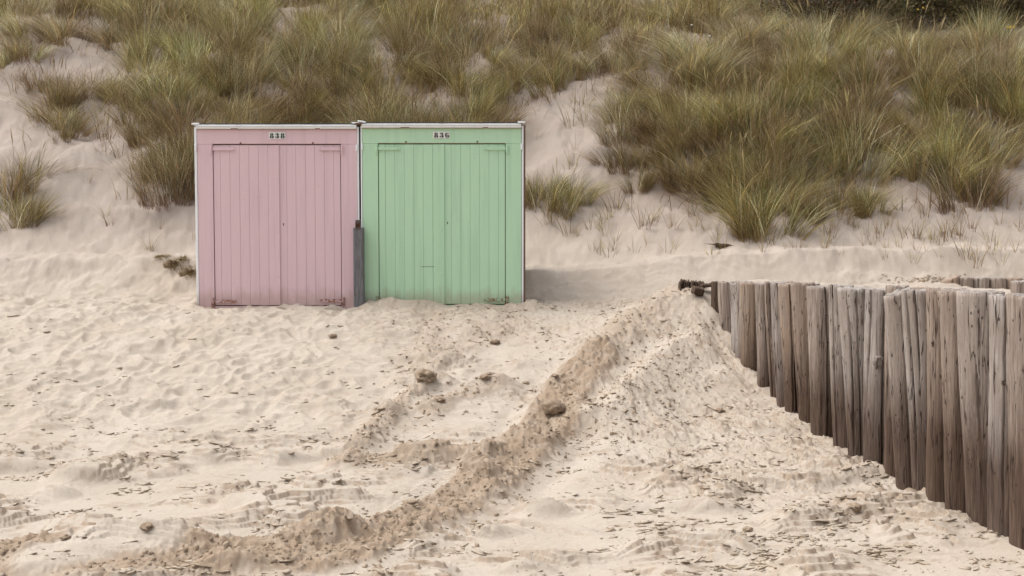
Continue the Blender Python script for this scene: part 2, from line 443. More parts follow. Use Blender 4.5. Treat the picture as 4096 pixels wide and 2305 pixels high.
def relief(x, y):
    """cm relief of the beach; returns height and dampness"""
    x = np.asarray(x, float); y = np.asarray(y, float)
    u, v = 2048 + F * x / np.maximum(y, 3), None
    near = 1 - sstep(14.2, 15.2, y)
    dune = 1 - near
    damp = np.zeros_like(x); z = np.zeros_like(x)
    dx = x - row_x(y)
    behind = sstep(0.0, 0.3, dx) * (1 - sstep(13.4, 14.4, y))
    # soft trampled hummocks, strongest on the left and far part
    wl = fbm(x * 0.9, y * 0.9, 40, 2)
    wx = x + 0.10 * gnoise(x * 2.2, y * 2.2, 50); wy = y + 0.10 * gnoise(x * 2.2 + 9, y * 2.2, 51)
    hum = 1 - np.abs(gnoise(wx * 2.3, wy * 2.6, 31)) * 1.6
    hum2 = 1 - np.abs(gnoise(wx * 4.6, wy * 5.0, 32)) * 1.6
    soft = sstep(8.8, 11.2, y + 0.6 * wl) * near * (1 - 0.55 * sstep(-2.2, -1.0, x))
    z += near * 0.022 * fbm(x * 1.4, y * 1.2, 33, 2)
    # wind-cut ledges
    e = fbm(x * 1.3 + 0.2 * wl, y * 2.8, 61, 4, 0.45)
    fz = near * sstep(2.3, 0.6, np.abs(dx + 0.8)) * (1 - behind) * sstep(8.6, 10.2, y + 0.5 * wl)
    er = fbm((x * 0.5 - y * 0.87) * 1.1, (x * 0.87 + y * 0.5) * 4.2, 161, 4, 0.5)
    e = e * (1 - fz) + er * fz
    soft = soft * (1 - 0.8 * fz)
    lm = near * (1 - 0.75 * soft) * (1 - 0.6 * behind)
    brk = sstep(-0.25, 0.35, fbm(x * 0.9 + 7, y * 1.6, 66, 2))
    for c0, a in ((-0.42, 0.026), (-0.12, 0.032), (0.16, 0.034), (0.42, 0.028)):
        z += lm * brk * a * (1 - 0.5 * fz) * sstep(c0, c0 + 0.04, e)
        damp = np.maximum(damp, lm * brk * 0.85 * sstep(c0 - 0.03, c0, e) * (1 - sstep(c0 + 0.04, c0 + 0.09, e)))
    patch = fbm(x * 1.1 + 4, y * 2.6, 171, 4, 0.6)
    damp = np.maximum(damp, lm * 0.42 * sstep(0.10, 0.42, patch) * sstep(-0.3, 0.2, fbm(x * 8, y * 13, 172, 2)))
    fl = fbm(x * 7, y * 12, 71, 3, 0.6)
    z += lm * 0.006 * brk * sstep(0.30, 0.36, fl)
    z += soft * (0.050 * hum + 0.030 * hum2 + 0.012 * fbm(x * 9, y * 11, 35, 2))
    # churned band of the digger track
    def churn_noise(s):
        q = 1 - np.abs(gnoise(x * 9 * s, y * 10 * s, 81)) * 1.7
        r = 1 - np.abs(gnoise(x * 19 * s + 3, y * 21 * s, 82)) * 1.7
        return q * 0.026 + r * 0.014 + 0.022 * gnoise(x * 4 * s, y * 4 * s, 83)
    cn = churn_noise(1.15) * (0.75 + 0.5 * gnoise(x * 1.7, y * 1.7, 88))
    edge = 0.10 * fbm(x * 3, y * 3, 90, 3)
    d, p, s = polydist(x, y, L_MAIN)
    w_ = np.interp(p, [0, 0.12, 0.3, 0.5, 0.6, 0.75, 1], [0.24, 0.28, 0.27, 0.28, 0.33, 0.44, 0.46])
    m1 = 1 - sstep(0.72, 1.12, (d + edge * 0.6) / w_)
    ac = (d * s) / w_
    z += 0.022 * m1 * (np.exp(-((ac - 0.62) / 0.16) ** 2) + np.exp(-((ac + 0.62) / 0.16) ** 2) - 0.8 * np.exp(-((ac + 0.1) / 0.22) ** 2))
    z += m1 * cn * 1.1 + 0.055 * np.exp(-(d / (w_ * 0.95)) ** 2) - 0.03 * np.exp(-((d - w_ * 1.5) / 0.12) ** 2)
    damp = np.maximum(damp, m1)
    d, p, s = polydist(x, y, L_SECOND)
    m2 = 1 - sstep(0.6, 1.2, (d + edge) / 0.11)
    z += m2 * cn * 0.7 + 0.07 * np.exp(-(d / 0.15) ** 2); damp = np.maximum(damp, m2 * 0.55)
    d, p, s = polydist(x, y, L_CROSS)
    m3 = 1 - sstep(0.6, 1.2, (d + edge) / 0.20)
    z += m3 * cn * 0.8 + 0.02 * np.exp(-(d / 0.2) ** 2); damp = np.maximum(damp, m3 * 0.8)
    d, p, s = polydist(x, y, L_CLODS)
    m3 = 1 - sstep(0.5, 1.3, (d + edge) / 0.14)
    z += m3 * cn * 0.8 + 0.05 * np.exp(-(d / 0.16) ** 2); damp = np.maximum(damp, m3 * 0.6)
    for L, a in ((L_TRAIL, 0.45), (L_TRAIL2, 0.4)):
        d, p, s = polydist(x, y, L)
        m4 = 1 - sstep(0.5, 1.3, (d + edge) / 0.22)
        z += m4 * cn * 0.6; damp = np.maximum(damp, m4 * a)
    # crest of the pile
    d, p, s = polydist(x, y, L_CRESTC)
    m5 = (1 - sstep(0.3, 1.2, (d + edge) / 0.30))
    z += m5 * cn * 0.8; damp = np.maximum(damp, m5 * 0.45)
    # ridge on the right with a steep right flank
    d, p, s = polydist(x, y, L_RIGHT)
    sgn = d * -s
    prof = np.where(sgn < 0, np.exp(-(d / 0.20) ** 2), np.exp(-(d / 0.42) ** 1.6))
    z += 0.19 * prof * sstep(0.0, 0.15, p) * (1 - sstep(0.85, 1.0, p))
    # flakes towards the posts
    fm = near * sstep(1.9, 0.4, np.abs(dx + 0.9)) * (1 - behind) * sstep(7.6, 8.8, y)
    fk = fbm((x * 0.5 - y * 0.87) * 4, (x * 0.87 + y * 0.5) * 11, 101, 3, 0.6)
    z += fm * (0.013 * sstep(0.15, 0.20, fk) + 0.006 * sstep(0.2, 0.26, fbm(x * 14, y * 20, 102, 2)))
    damp = np.maximum(damp, fm * 0.7 * sstep(0.12, 0.15, fk) * (1 - sstep(0.20, 0.26, fk)))
    z += near * (1 - 0.5 * soft) * 0.0035 * fbm(x * 16, y * 26, 111, 3, 0.6)
    # tyre tread
    (ax, ay), (bx, by) = L_TREAD
    tx, ty = bx - ax, by - ay; tl = math.hypot(tx, ty); tx /= tl; ty /= tl
    a_ = (x - ax) * tx + (y - ay) * ty; c_ = -(x - ax) * ty + (y - ay) * tx
    tm = (sstep(-0.05, 0.05, a_) * (1 - sstep(tl - 0.05, tl + 0.05, a_)) * (1 - sstep(0.11, 0.15, np.abs(c_))))
    z = z * (1 - 0.8 * tm) + tm * 0.014 * np.sin((a_ + c_ * 0.55) * 2 * np.pi / 0.062)
    damp = damp * (1 - 0.5 * tm)
    # pale mound in the lower left corner
    d, p, s = polydist(x, y, L_WASH)
    mw = np.exp(-(d / 0.26) ** 2)
    z += 0.10 * mw - mw * m1 * cn; damp = damp * (1 - 0.95 * sstep(0.25, 0.7, mw))
    # drift against the cabins
    hb = np.exp(-((y - 13.93) / 0.22) ** 2) * sstep(HUT_L - 0.3, HUT_L + 0.3, x) * (1 - sstep(HUT_R, HUT_R + 0.5, x))
    px = 2048 + x / _KX
    bank = np.interp(px, [782, 900, 1350, 1410, 1480, 1560, 1640, 1700, 1800, 1900, 2010, 2080, 2130, 2250],
                     [0.0, -0.035, -0.04, 0.01, 0.05, 0.095, 0.060, 0.065, 0.01, 0.012, 0.0, 0.015, 0.10, 0.04])
    z += hb * bank + 0.6 * hb * 0.02 * gnoise(x * 9, y * 9, 120)
    damp = np.maximum(damp, np.exp(-((y - 13.8) / 0.20) ** 2) * 0.4 * sstep(1400, 1480, px) * (1 - sstep(2150, 2300, px)))
    # right of the mint cabin
    # dune: wind ripples, faint footprints
    z += dune * (0.034 * fbm(x * 2.2, y * 1.5, 130, 4, 0.6) + 0.006 * sstep(-0.2, 0.5, gnoise(x * 0.7, y * 0.7, 131)) * np.sin((y * 1.0 + x * 0.35 + 0.25 * gnoise(x * 2, y * 2, 132)) * 2 * np.pi / 0.16))
    z += dune * 0.06 * np.minimum(0, gnoise(x * 3.6, y * 3.4, 133) + 0.12) + dune * 0.03 * np.abs(gnoise(x * 1.2, y * 1.3, 134))
    fr = sstep(2.2, 5, y)
    return z * fr, np.clip(damp * near * fr, 0, 1)

def H(x, y):
    return Hbase(x, y) + relief(x, y)[0]

# grid of the sand
tcol = np.concatenate([-np.geomspace(9, 0.52, 26)[:-1], np.linspace(-0.515, 0.515, 960), np.geomspace(0.52, 9, 26)[1:]])
yrow = np.concatenate([np.linspace(-60, 4.6, 18), np.linspace(4.8, 6.2, 24), np.geomspace(6.215, 15.2, 520),
                       np.geomspace(15.24, 34, 210), np.geomspace(34.6, 420, 26)])
YY, TT = np.meshgrid(yrow, tcol, indexing='ij')
XX = TT * np.maximum(YY, 4.0)
nr, nc = XX.shape
rz, rd = relief(XX, YY)
ZZ = Hbase(XX, YY) + rz
V = np.stack([XX, YY, ZZ], -1).reshape(-1, 3)
idx = np.arange(nr * nc).reshape(nr, nc)
q = np.stack([idx[:-1, :-1], idx[:-1, 1:], idx[1:, 1:], idx[1:, :-1]], -1).reshape(-1, 4)
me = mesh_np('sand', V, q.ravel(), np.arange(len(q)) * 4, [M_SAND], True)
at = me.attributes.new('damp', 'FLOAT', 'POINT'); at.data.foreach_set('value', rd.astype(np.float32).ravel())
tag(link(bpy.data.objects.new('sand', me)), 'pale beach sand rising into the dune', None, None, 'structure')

# ------------------------------------------------------------------ crumbs and flakes of crusted sand
def scatter_crumbs(name, n, sampler, mat, lo, hi, flat, label):
    """thousands of small broken plates and crumbs in one mesh"""
    x, y = sampler(n); n = len(x)
    z = H(x, y)
    size = lo * (hi / lo) ** (rng.random(n) ** 2.3)
    k = 6
    ang = np.linspace(0, 2 * np.pi, k, endpoint=False)[None] + rng.uniform(-0.35, 0.35, (n, k))
    rad = size[:, None] * rng.uniform(0.30, 1.0, (n, k))
    asp = rng.uniform(0.8, 3.4, n)[:, None] if flat < 0.5 else rng.uniform(1, 1.3, n)[:, None]
    px = rad * np.cos(ang) * asp; py = rad * np.sin(ang)
    yaw = rng.normal(0, 0.42, n)
    fzz = (np.abs(x - row_x(y) + 0.8) < 1.4) & (y > 9.4)
    yaw = (yaw + np.where(fzz, -0.85, 0))[:, None]
    X = px * np.cos(yaw) - py * np.sin(yaw); Y = px * np.sin(yaw) + py * np.cos(yaw)
    th = size * flat * rng.uniform(0.6, 1.4, n)
    tx = rng.normal(0, 0.16, n)[:, None]; ty = rng.normal(0, 0.16, n)[:, None]
    up = th * (0.85 if flat < 0.5 else 0.7)
    top = np.stack([x[:, None] + X, y[:, None] + Y, (z + up)[:, None] + X * tx + Y * ty], -1)
    bs = 0.9 if flat < 0.5 else 1.02
    bot = np.stack([x[:, None] + X * bs, y[:, None] + Y * bs + (0.15 * size[:, None] if flat < 0.5 else 0), (z - th * 0.5)[:, None] + X * tx + Y * ty], -1)
    apex = np.stack([x, y, z + up * rng.uniform(1.0, 1.12, n)], -1)[:, None]
    P = np.concatenate([top, bot, apex], 1).reshape(-1, 3)
    base = (np.arange(n) * (2 * k + 1))[:, None, None]
    i = np.arange(k); j = (i + 1) % k
    quads = (base + np.stack([k + i, k + j, j, i], -1)[None]).reshape(-1, 4)
    tris = (base + np.stack([i, j, np.full(k, 2 * k)], -1)[None]).reshape(-1, 3)
    loops = np.concatenate([quads.ravel(), tris.ravel()])
    starts = np.concatenate([np.arange(len(quads)) * 4, len(quads) * 4 + np.arange(len(tris)) * 3])
    me = mesh_np(name, P, loops, starts, [mat, M_EDGE if flat < 0.5 else mat])
    mi = np.zeros(len(starts), np.int32); mi[:len(quads)] = 1; me.polygons.foreach_set('material_index', mi)
    o = bpy.data.objects.new(name, me)
    tag(link(o), label, None, None, 'stuff')

def samp_flakes(n):
    t = rng.uniform(-0.47, 0.47, n * 6); y = 6.3 * (14.0 / 6.3) ** rng.random(n * 6); x = t * y
    dx = x - row_x(y)
    cl = sstep(0.15, 0.45, fbm(x * 1.6, y * 3.4, 200, 3)) ** 1.5 * 1.2 + 0.03
    right = sstep(2.3, 0.8, np.abs(dx + 1.0))
    left = 0.80 * (1 - sstep(-1.5, 1.0, x)) + 0.40
    left = left * (1 - 0.65 * sstep(9.5, 11.0, y))
    d, p, s = polydist(x, y, L_RIGHT)
    dens = cl * (left * (1 - 0.6 * sstep(11.3, 12.5, y)) + 1.2 * right * (1 - 0.4 * sstep(10.2, 11.5, y))) + 0.5 * right * sstep(0.0, 0.3, fbm(x * 4, y * 6, 201, 2))
    dens = dens * (dx < -0.08) * (1 - 0.9 * np.exp(-(polydist(x, y, L_MAIN)[0] / 0.32) ** 2))
    keep = rng.random(len(x)) < dens * 0.55
    return x[keep][:n], y[keep][:n]
scatter_crumbs('crusted_sand_flakes', 15000, samp_flakes, M_CRUST, 0.003, 0.030, 0.26, 'thin broken flakes of crusted sand scattered over the beach')

def samp_churn(n):
    t = rng.uniform(-0.47, 0.47, n * 14); y = 6.3 * (13.5 / 6.3) ** rng.random(n * 14); x = t * y
    d = np.full(x.shape, 9.0)
    for L, w_, a in ((L_MAIN, 0.30, 1), (L_SECOND, 0.13, 1), (L_CROSS, 0.18, 1), (L_CLODS, 0.2, 1), (L_CRESTC, 0.35, 1.0), (L_TRAIL, 0.3, 1), (L_TRAIL2, 0.3, 1), (L_RIGHT, 0.4, 1)):
        d = np.minimum(d, polydist(x, y, L)[0] / w_)
    keep = (rng.random(len(x)) < np.exp(-d ** 2) * 0.75) & (polydist(x, y, L_WASH)[0] > 0.26) & (x < row_x(y) - 0.1)
    return x[keep][:n], y[keep][:n]
scatter_crumbs('damp_sand_crumbs', 6500, samp_churn, M_CLOD, 0.003, 0.024, 0.75, 'loose crumbs of damp sand thrown up along the dug track')

def samp_behind(n):
    pts = []
    while len(pts) < n:
        u = rng.normal(3740, 90); v = rng.normal(1133, 10)
        pts.append(ground_uv(u, min(max(v, 1108), 1150)))
    a = np.array(pts); return a[:, 0], a[:, 1]
scatter_crumbs('sand_crumbs', 160, samp_behind, M_CLOD, 0.012, 0.03, 0.5, 'patch of sand crumbs on the smooth sand behind the posts')

# ------------------------------------------------------------------ bigger clods
def clod_mesh(name, seed, mat, sub=14, squash=0.65):
    V = []; Fc = []; n = sub; m = sub * 2
    for i in range(n + 1):
        th = math.pi * i / n
        for j in range(m):
            ph = 2 * math.pi * j / m
            V.append((math.sin(th) * math.cos(ph), math.sin(th) * math.sin(ph), math.cos(th)))
    V = np.array(V)
    nz = fbm(V[:, 0] * 1.3 + seed, V[:, 1] * 1.3 + V[:, 2] * 1.7, seed, 4, 0.55)
    facet = np.abs(gnoise(V[:, 0] * 2.1 + seed * 3, V[:, 2] * 2.4 + V[:, 1], seed + 5))
    V = V * (0.85 + 0.32 * nz - 0.28 * facet)[:, None]
    V[:, 2] *= squash
    for i in range(n):
        for j in range(m):
            k = (j + 1) % m
            Fc.append((i * m + j, (i + 1) * m + j, (i + 1) * m + k, i * m + k))
    return poly_mesh(name, V, Fc, mat, True)

clods = [  # u, v, width px, flatness, label
    (1702, 1572, 84, 'largest rounded damp sand clod on the small berm below the huts'),
    (1742, 1612, 30, 'small sand clod just below the largest rounded clod'),
    (1763, 1640, 36, 'cracked sand clod at the lower right foot of the largest clod'),
    (1940, 1562, 40, 'smooth egg shaped sand clod right of the largest clod'),
    (1962, 1545, 46, 'rough sand clod touching the egg shaped clod'),
    (2100, 1548, 34, 'low sand clod halfway between the egg shaped clod and the dug track'),
    (2215, 1690, 86, 'broad wedge shaped clod lying in the dug track'),
    (2218, 1565, 30, 'small round clod high on the dug track'),
    (1640, 2062, 60, 'dark clod at the lower end of the tyre tread'),
    (590, 2225, 56, 'dark damp lump in the dug band at lower left'),
    (700, 2195, 60, 'ragged damp lump right of the dark lump at lower left'),
    (265, 2250, 44, 'low flat lump near the pale mound at lower left'),
    (2990, 2135, 44, 'pointed sand lump standing alone in the lower right sand'),
    (3440, 1980, 34, 'brown sand lump on the smooth sand left of the tall posts'),
    (3420, 2085, 50, 'low sand lump below the brown one near the tall posts'),
    (2880, 1655, 34, 'sand lump on the flaky slope below the broken stumps'),
    (1980, 1385, 40, 'low clod on the trail in front of the mint cabin'),
    (1330, 1365, 30, 'small clod in the sand in front of the pink cabin'),
]
cm = [clod_mesh('sand_clod', s, M_CLOD) for s in (3, 8, 47, 23)]
for i, (u, v, wpx, lab) in enumerate(clods):
    x, y = ground_uv(u, v)
    o = bpy.data.objects.new('sand_clod', cm[i % 4]); link(o)
    s = wpx * y / F / 2 * 1.3
    o.scale = (s, s * 0.9, s * (1.0 if wpx > 70 else 0.8))
    o.location = (x, y, float(H(x, y)) + s * 0.12)
    o.rotation_euler = (0, 0, R.uniform(0, 6.28))
    tag(o, lab, 'sand clod', 'clods of damp sand on the beach')

rootl = ['root matted sand lump touching the left edge of the pink cabin', 'ragged rooty sand lump left of the one touching the pink cabin',
         'small crumbling rooty lump highest on the bank left of the cabins', 'smallest rooty lump between the upper and lower ones']
rm = clod_mesh('rooty_sand_lump', 31, M_ROOT, 22)
for v_ in rm.vertices:
    q_ = v_.co.copy(); v_.co += q_.normalized() * float(0.30 * gnoise(q_.x * 5, q_.y * 5 + q_.z * 7, 77) + 0.16 * gnoise(q_.x * 12, q_.z * 14, 78))
for (u, v, wpx), lab in zip(((752, 1095, 80), (690, 1062, 80), (640, 1030, 62), (722, 1040, 36)), rootl):
    x, y = ground_uv(u, v)
    o = bpy.data.objects.new('rooty_sand_lump', rm); link(o)
    s = wpx * y / F / 2
    o.scale = (s * 0.9, s * 0.6, s * 1.0); o.location = (x, y, float(H(x, y)) - 0.03); o.rotation_euler = (0, 0, R.uniform(0, 6))
    tag(o, lab, 'sand lump', 'rooty sand lumps beside the pink cabin')

# ------------------------------------------------------------------ beach cabins
def arc(cx, cz, rx, rz, a0, a1, n):
    return [(cx + rx * math.cos(math.radians(a0 + (a1 - a0) * i / n)), cz + rz * math.sin(math.radians(a0 + (a1 - a0) * i / n))) for i in range(n + 1)]

def crescent(cx, cz, orx, orz, irx, irz, a0, a1, n=10):
    o = arc(cx, cz, orx, orz, a0, a1, n); i = arc(cx, cz, irx, irz, a0, a1, n)
    return o + i[::-1]

def stencil(d):
    """stencil numeral as a list of outlines in a box one unit tall"""
    S = []
    if d == '8':
        S.append(crescent(-0.02, 0.24, 0.31, 0.25, 0.05, 0.17, 95, 265)); S.append(crescent(0.02, 0.24, 0.31, 0.25, 0.05, 0.17, -85, 85))
        S.append(crescent(-0.02, -0.24, 0.38, 0.27, 0.06, 0.18, 95, 265)); S.append(crescent(0.02, -0.24, 0.38, 0.27, 0.06, 0.18, -85, 85))
    if d == '3':
        S.append(crescent(-0.04, 0.24, 0.36, 0.26, 0.04, 0.16, -85, 95)); S.append(crescent(-0.04, -0.24, 0.42, 0.27, 0.05, 0.17, -95, 85))
        S.append(arc(-0.22, 0.28, 0.13, 0.13, 0, 330, 11)); S.append(arc(-0.25, -0.28, 0.15, 0.14, 0, 330, 11))
        S.append(arc(-0.1, 0.0, 0.06, 0.025, 0, 330, 11))
    if d == '6':
        S.append(crescent(-0.02, 0.0, 0.38, 0.50, 0.06, 0.42, 96, 264, 16)); S.append(crescent(0.03, -0.22, 0.36, 0.29, 0.05, 0.20, -84, 84))
        S.append(arc(0.17, 0.30, 0.11, 0.11, 0, 330, 11))
    return S

def digit_mesh(d, h):
    V = []; Fc = []
    for o in stencil(d):
        a = sum(o[i][0] * o[(i + 1) % len(o)][1] - o[(i + 1) % len(o)][0] * o[i][1] for i in range(len(o)))
        if a > 0: o = o[::-1]
        b = len(V); n = len(o)
        V += [(x * h, -0.0012, z * h) for x, z in o] + [(x * h, 0.001, z * h) for x, z in o]
        # strip faces for crescents, fan for discs
        if n in (22, 34):
            hlf = n // 2
            for k in range(hlf - 1): Fc.append((b + k, b + k + 1, b + n - 2 - k, b + n - 1 - k))
        else: Fc.append(tuple(range(b, b + n)))
        for k in range(n): Fc.append((b + k, b + n + k, b + n + (k + 1) % n, b + (k + 1) % n))
    return poly_mesh('digit', V, Fc, M_BLACK)

def hinge(parent, name, mat, xh, zc, side, worn=False):
    """strap hinge: xh = edge of the door, side +1 strap runs to +x"""
    y0 = HUT_Y - 0.004
    if worn: mat = M_WORN[mat.name]
    e = empty(name, (0, 0, 0)); e.parent = parent
    L = 0.268; hh = 0.0195
    top = [(0, -hh), (L * 0.86, -hh), (L * 0.9, -hh * 0.62)] + [(L - hh * 0.9 + hh * math.cos(a), hh * math.sin(a)) for a in np.linspace(-1.25, 1.25, 8)] + [(L * 0.9, hh * 0.62), (L * 0.86, hh), (0, hh)]
    V = [(xh + side * x, y0 - 0.007, zc + z) for x, z in top] + [(xh + side * x, y0 + 0.002, zc + z) for x, z in top]
    n = len(top); Fc = [tuple(range(n))] + [(k, n + k, n + (k + 1) % n, (k + 1) % n) for k in range(n)]
    V = [Vector(p) for p in V]
    part('hinge_strap', poly_mesh('hinge_strap', V, Fc, mat), e)
    a, b = sorted((xh - side * 0.004, xh - side * 0.042))
    box('hinge_plate', e, mat, a, b, y0 - 0.006, y0 + 0.002, zc - 0.075, zc + 0.045, 0.002)
    # pin knuckle
    kn = []; kf = []
    cx = xh - side * 0.02
    for t, zz in enumerate((zc - 0.034, zc + 0.034)):
        for a_ in range(10):
            kn.append((cx + 0.011 * math.cos(a_ * 0.628), y0 - 0.010 + 0.011 * math.sin(a_ * 0.628), zz))
    for a_ in range(10): kf.append((a_, (a_ + 1) % 10, 10 + (a_ + 1) % 10, 10 + a_))
    kf += [tuple(range(9, -1, -1)), tuple(range(10, 20))]
    part('hinge_pin', poly_mesh('hinge_pin', kn, kf, mat), e)
    box('hinge_pin_foot', e, M_RUST if worn else mat, cx - 0.02, cx + 0.02, y0 - 0.016, y0 - 0.004, zc - 0.047, zc - 0.036)
    for k in (0.06, 0.15, 0.245):
        rv = [(xh + side * k + 0.0075 * math.cos(a_), y0 - 0.0072, zc + 0.0075 * math.sin(a_)) for a_ in np.linspace(0, 6.28, 9)[:-1]]
        rv2 = [(xh + side * k + 0.004 * math.cos(a_), y0 - 0.0105, zc + 0.004 * math.sin(a_)) for a_ in np.linspace(0, 6.28, 9)[:-1]]
        part('rivet', poly_mesh('rivet', rv + rv2, [(a_, (a_ + 1) % 8, 8 + (a_ + 1) % 8, 8 + a_) for a_ in range(8)] + [tuple(range(15, 7, -1))], mat), e)
    return e

def cabin(name, label, mat, d):
    xl, xr = hx(d['body'][0]), hx(d['body'][1])
    zt = hz(d['top']); zb = hz(1236) - 0.10
    root = empty(name, ((xl + xr) / 2, HUT_Y, zb))
    tag(root, label, 'beach cabin', 'beach cabins at the foot of the dune')
    off = Vector(root.location)
    def P(o):   # keep children in world coordinates under a moved root
        o.location = Vector(o.location) - off; return o
    y0 = HUT_Y
    dl, dr, dt = hx(d['door'][0]), hx(d['door'][1]), hz(d['door'][2])
    db = hz(d['sill'])
    # front wall: header, two side panels and the sill board under the doors
    P(box('header_board', root, mat, xl, xr, y0, y0 + 0.03, dt + 0.006, zt - 0.01, 0.0015))
    P(box('wall_panel', root, mat, xl, dl - 0.004, y0, y0 + 0.03, zb, dt + 0.004, 0.0015))
    P(box('wall_panel', root, mat, dr + 0.004, xr, y0, y0 + 0.03, zb, dt + 0.004, 0.0015))
    P(box('sill_board', root, mat, dl - 0.002, dr + 0.002, y0 + 0.002, y0 + 0.03, zb, db - 0.010, 0.003))
    P(box('side_wall', root, M_BROWNB, hx(d['stripL'][0]) + 0.001, xl + 0.02, y0 + 0.052, y0 + 1.6, zb, zt - 0.02))
    P(box('side_wall', root, M_BROWNB, xr - 0.02, hx(d['stripR'][1]) - 0.001, y0 + 0.052, y0 + 1.6, zb, zt - 0.02))
    P(box('back_wall', root, mat, xl + 0.022, xr - 0.022, y0 + 1.57, y0 + 1.6, zb, zt - 0.02))
    P(box('dark_interior', root, M_DARK, dl - 0.05, dr + 0.05, y0 + 0.045, y0 + 0.05, zb, zt - 0.03))
    # roof, felt edge and white fascia
    P(box('roof', root, M_FELT, xl - 0.01, xr + 0.01, y0 - 0.022, y0 + 1.65, zt - 0.004, zt + 0.008))
    P(box('fascia_board', root, M_WHITE, xl - 0.004, xr, y0 - 0.028, y0 - 0.002, zt - 0.056, zt - 0.006, 0.004))
    P(box('fascia_batten', root, M_WHITE, xl - 0.002, xr - 0.002, y0 - 0.040, y0 - 0.029, zt - 0.026, zt - 0.008, 0.003))
    P(box('raw_board_edge', root, M_RAWEDGE, xl, xr, y0 - 0.024, y0 - 0.001, zt - 0.0615, zt - 0.0575))
    for u0, u1 in d['chips']:
        P(box('worn_patch', root, M_RUST, hx(u0), hx(u1), y0 - 0.0296, y0 - 0.0275, zt - 0.056, zt - 0.0495))
    for u in d['seams']:
        P(box('fascia_clip', root, M_WHITE, hx(u), hx(u) + 0.052, y0 - 0.0435, y0 - 0.0412, zt - 0.024, zt - 0.0075))
    # corner strips and their caps
    s0, s1 = d['stripL']; P(box('corner_strip', root, M_WHITE, hx(s0), hx(s1) - 0.001, y0 - 0.006, y0 + 0.05, zb, zt - 0.03, 0.003))
    s0, s1 = d['stripR']; P(box('corner_strip', root, M_WHITE, hx(s0) + 0.001, hx(s1), y0 - 0.006, y0 + 0.05, zb, zt - 0.03, 0.003))
    for (u0, u1, v0, v1, tilt, mt) in d['caps']:
        v, f = box_data(-(hx(u1) - hx(u0)) / 2, (hx(u1) - hx(u0)) / 2, -0.05, 0.10, -(hz(v0) - hz(v1)) / 2, (hz(v0) - hz(v1)) / 2, 0.003)
        part('roof_cap', poly_mesh('roof_cap', v, f, mt), root, Vector(((hx(u0) + hx(u1)) / 2, y0, (hz(v0) + hz(v1)) / 2)) - off, (0, tilt, 0))
    for (u, v) in d['blocks']:
        P(box('wedge_block', root, M_WHITE, hx(u) - 0.0125, hx(u) + 0.0125, y0 - 0.024, y0 - 0.007, hz(v) - 0.038, hz(v) + 0.038, 0.004))
    # doors with their boards
    gr = [hx(g) for g in d['grooves']]
    bl, br = hx(d['batten'][0]), hx(d['batten'][1])
    nl = [g for g in gr if g < bl]; nr_ = [g for g in gr if g > br]
    for side, (edges) in (('l', [dl + 0.004] + nl + [(bl + br) / 2]), ('r', [(bl + br) / 2] + nr_ + [dr - 0.004])):
        door = empty('door', (0, 0, 0)); door.parent = root; P(door)
        for a, b in zip(edges[:-1], edges[1:]):
            dy = R.uniform(-0.0012, 0.0012)
            box('plank', door, mat, a + 0.0007, b - 0.0007, y0 + 0.006 + dy, y0 + 0.028, db + 0.002, dt - 0.005 + R.uniform(-0.001, 0.001), 0.0026)
        if side == 'l':
            box('door_batten', door, mat, bl, br, y0 - 0.010, y0 + 0.004, db + 0.002, dt - 0.006, 0.003)
            for z in (0.35, 0.9, 1.55): 
                box('nail_head', door, M_STEEL, (bl + br) / 2 - 0.003, (bl + br) / 2 + 0.003, y0 - 0.0112, y0 - 0.009, db + z, db + z + 0.006)
        else:
            ku, kv = d['key']
            box('keyhole', door, M_DARK, hx(ku) - 0.005, hx(ku) + 0.005, y0 + 0.003, y0 + 0.009, hz(kv) - 0.014, hz(kv) + 0.014)
        ex = dl if side == 'l' else dr
        sgn = 1 if side == 'l' else -1
        for zc, worn in ((hz(d['hinge'][0]), False), (hz(d['hinge'][1 if side == 'l' else 2]), True)):
            h = hinge(root, 'hinge', mat, ex, zc, sgn, worn); P(h)
    for u, v in d['screws']:
        P(box('rusty_screw', root, M_RUST, hx(u) - 0.009, hx(u) + 0.009, y0 - 0.011, y0 + 0.001, hz(v) - 0.009, hz(v) + 0.008, 0.005))
    # rusty stain strip above the door
    P(box('drip_edge', root, M_RAWEDGE, dl - 0.004, dr + 0.004, y0 - 0.0022, y0 + 0.0015, dt + 0.0068, dt + 0.0115))
    # number plate
    p0, p1, q0, q1 = d['plate']
    pe = box('number_plate', root, M_PLATE, hx(p0), hx(p1), y0 - 0.009, y0 - 0.0005, hz(q1), hz(q0), 0.0015); P(pe)
    for ch, uu in zip(d['num'], d['numx']):
        part('digit', digit_mesh(ch, hz(d['numz'] - 10.5) - hz(d['numz'] + 10.5)), pe, (hx(uu), y0 - 0.0105, hz(d['numz'])))
    if d.get('smear'):
        u0, u1, v = d['smear']
        P(box('scuff_mark', root, M_TIMBER, hx(u0), hx(u1), y0 + 0.0035, y0 + 0.006, hz(v + 1.2), hz(v - 0.8)))
    return root

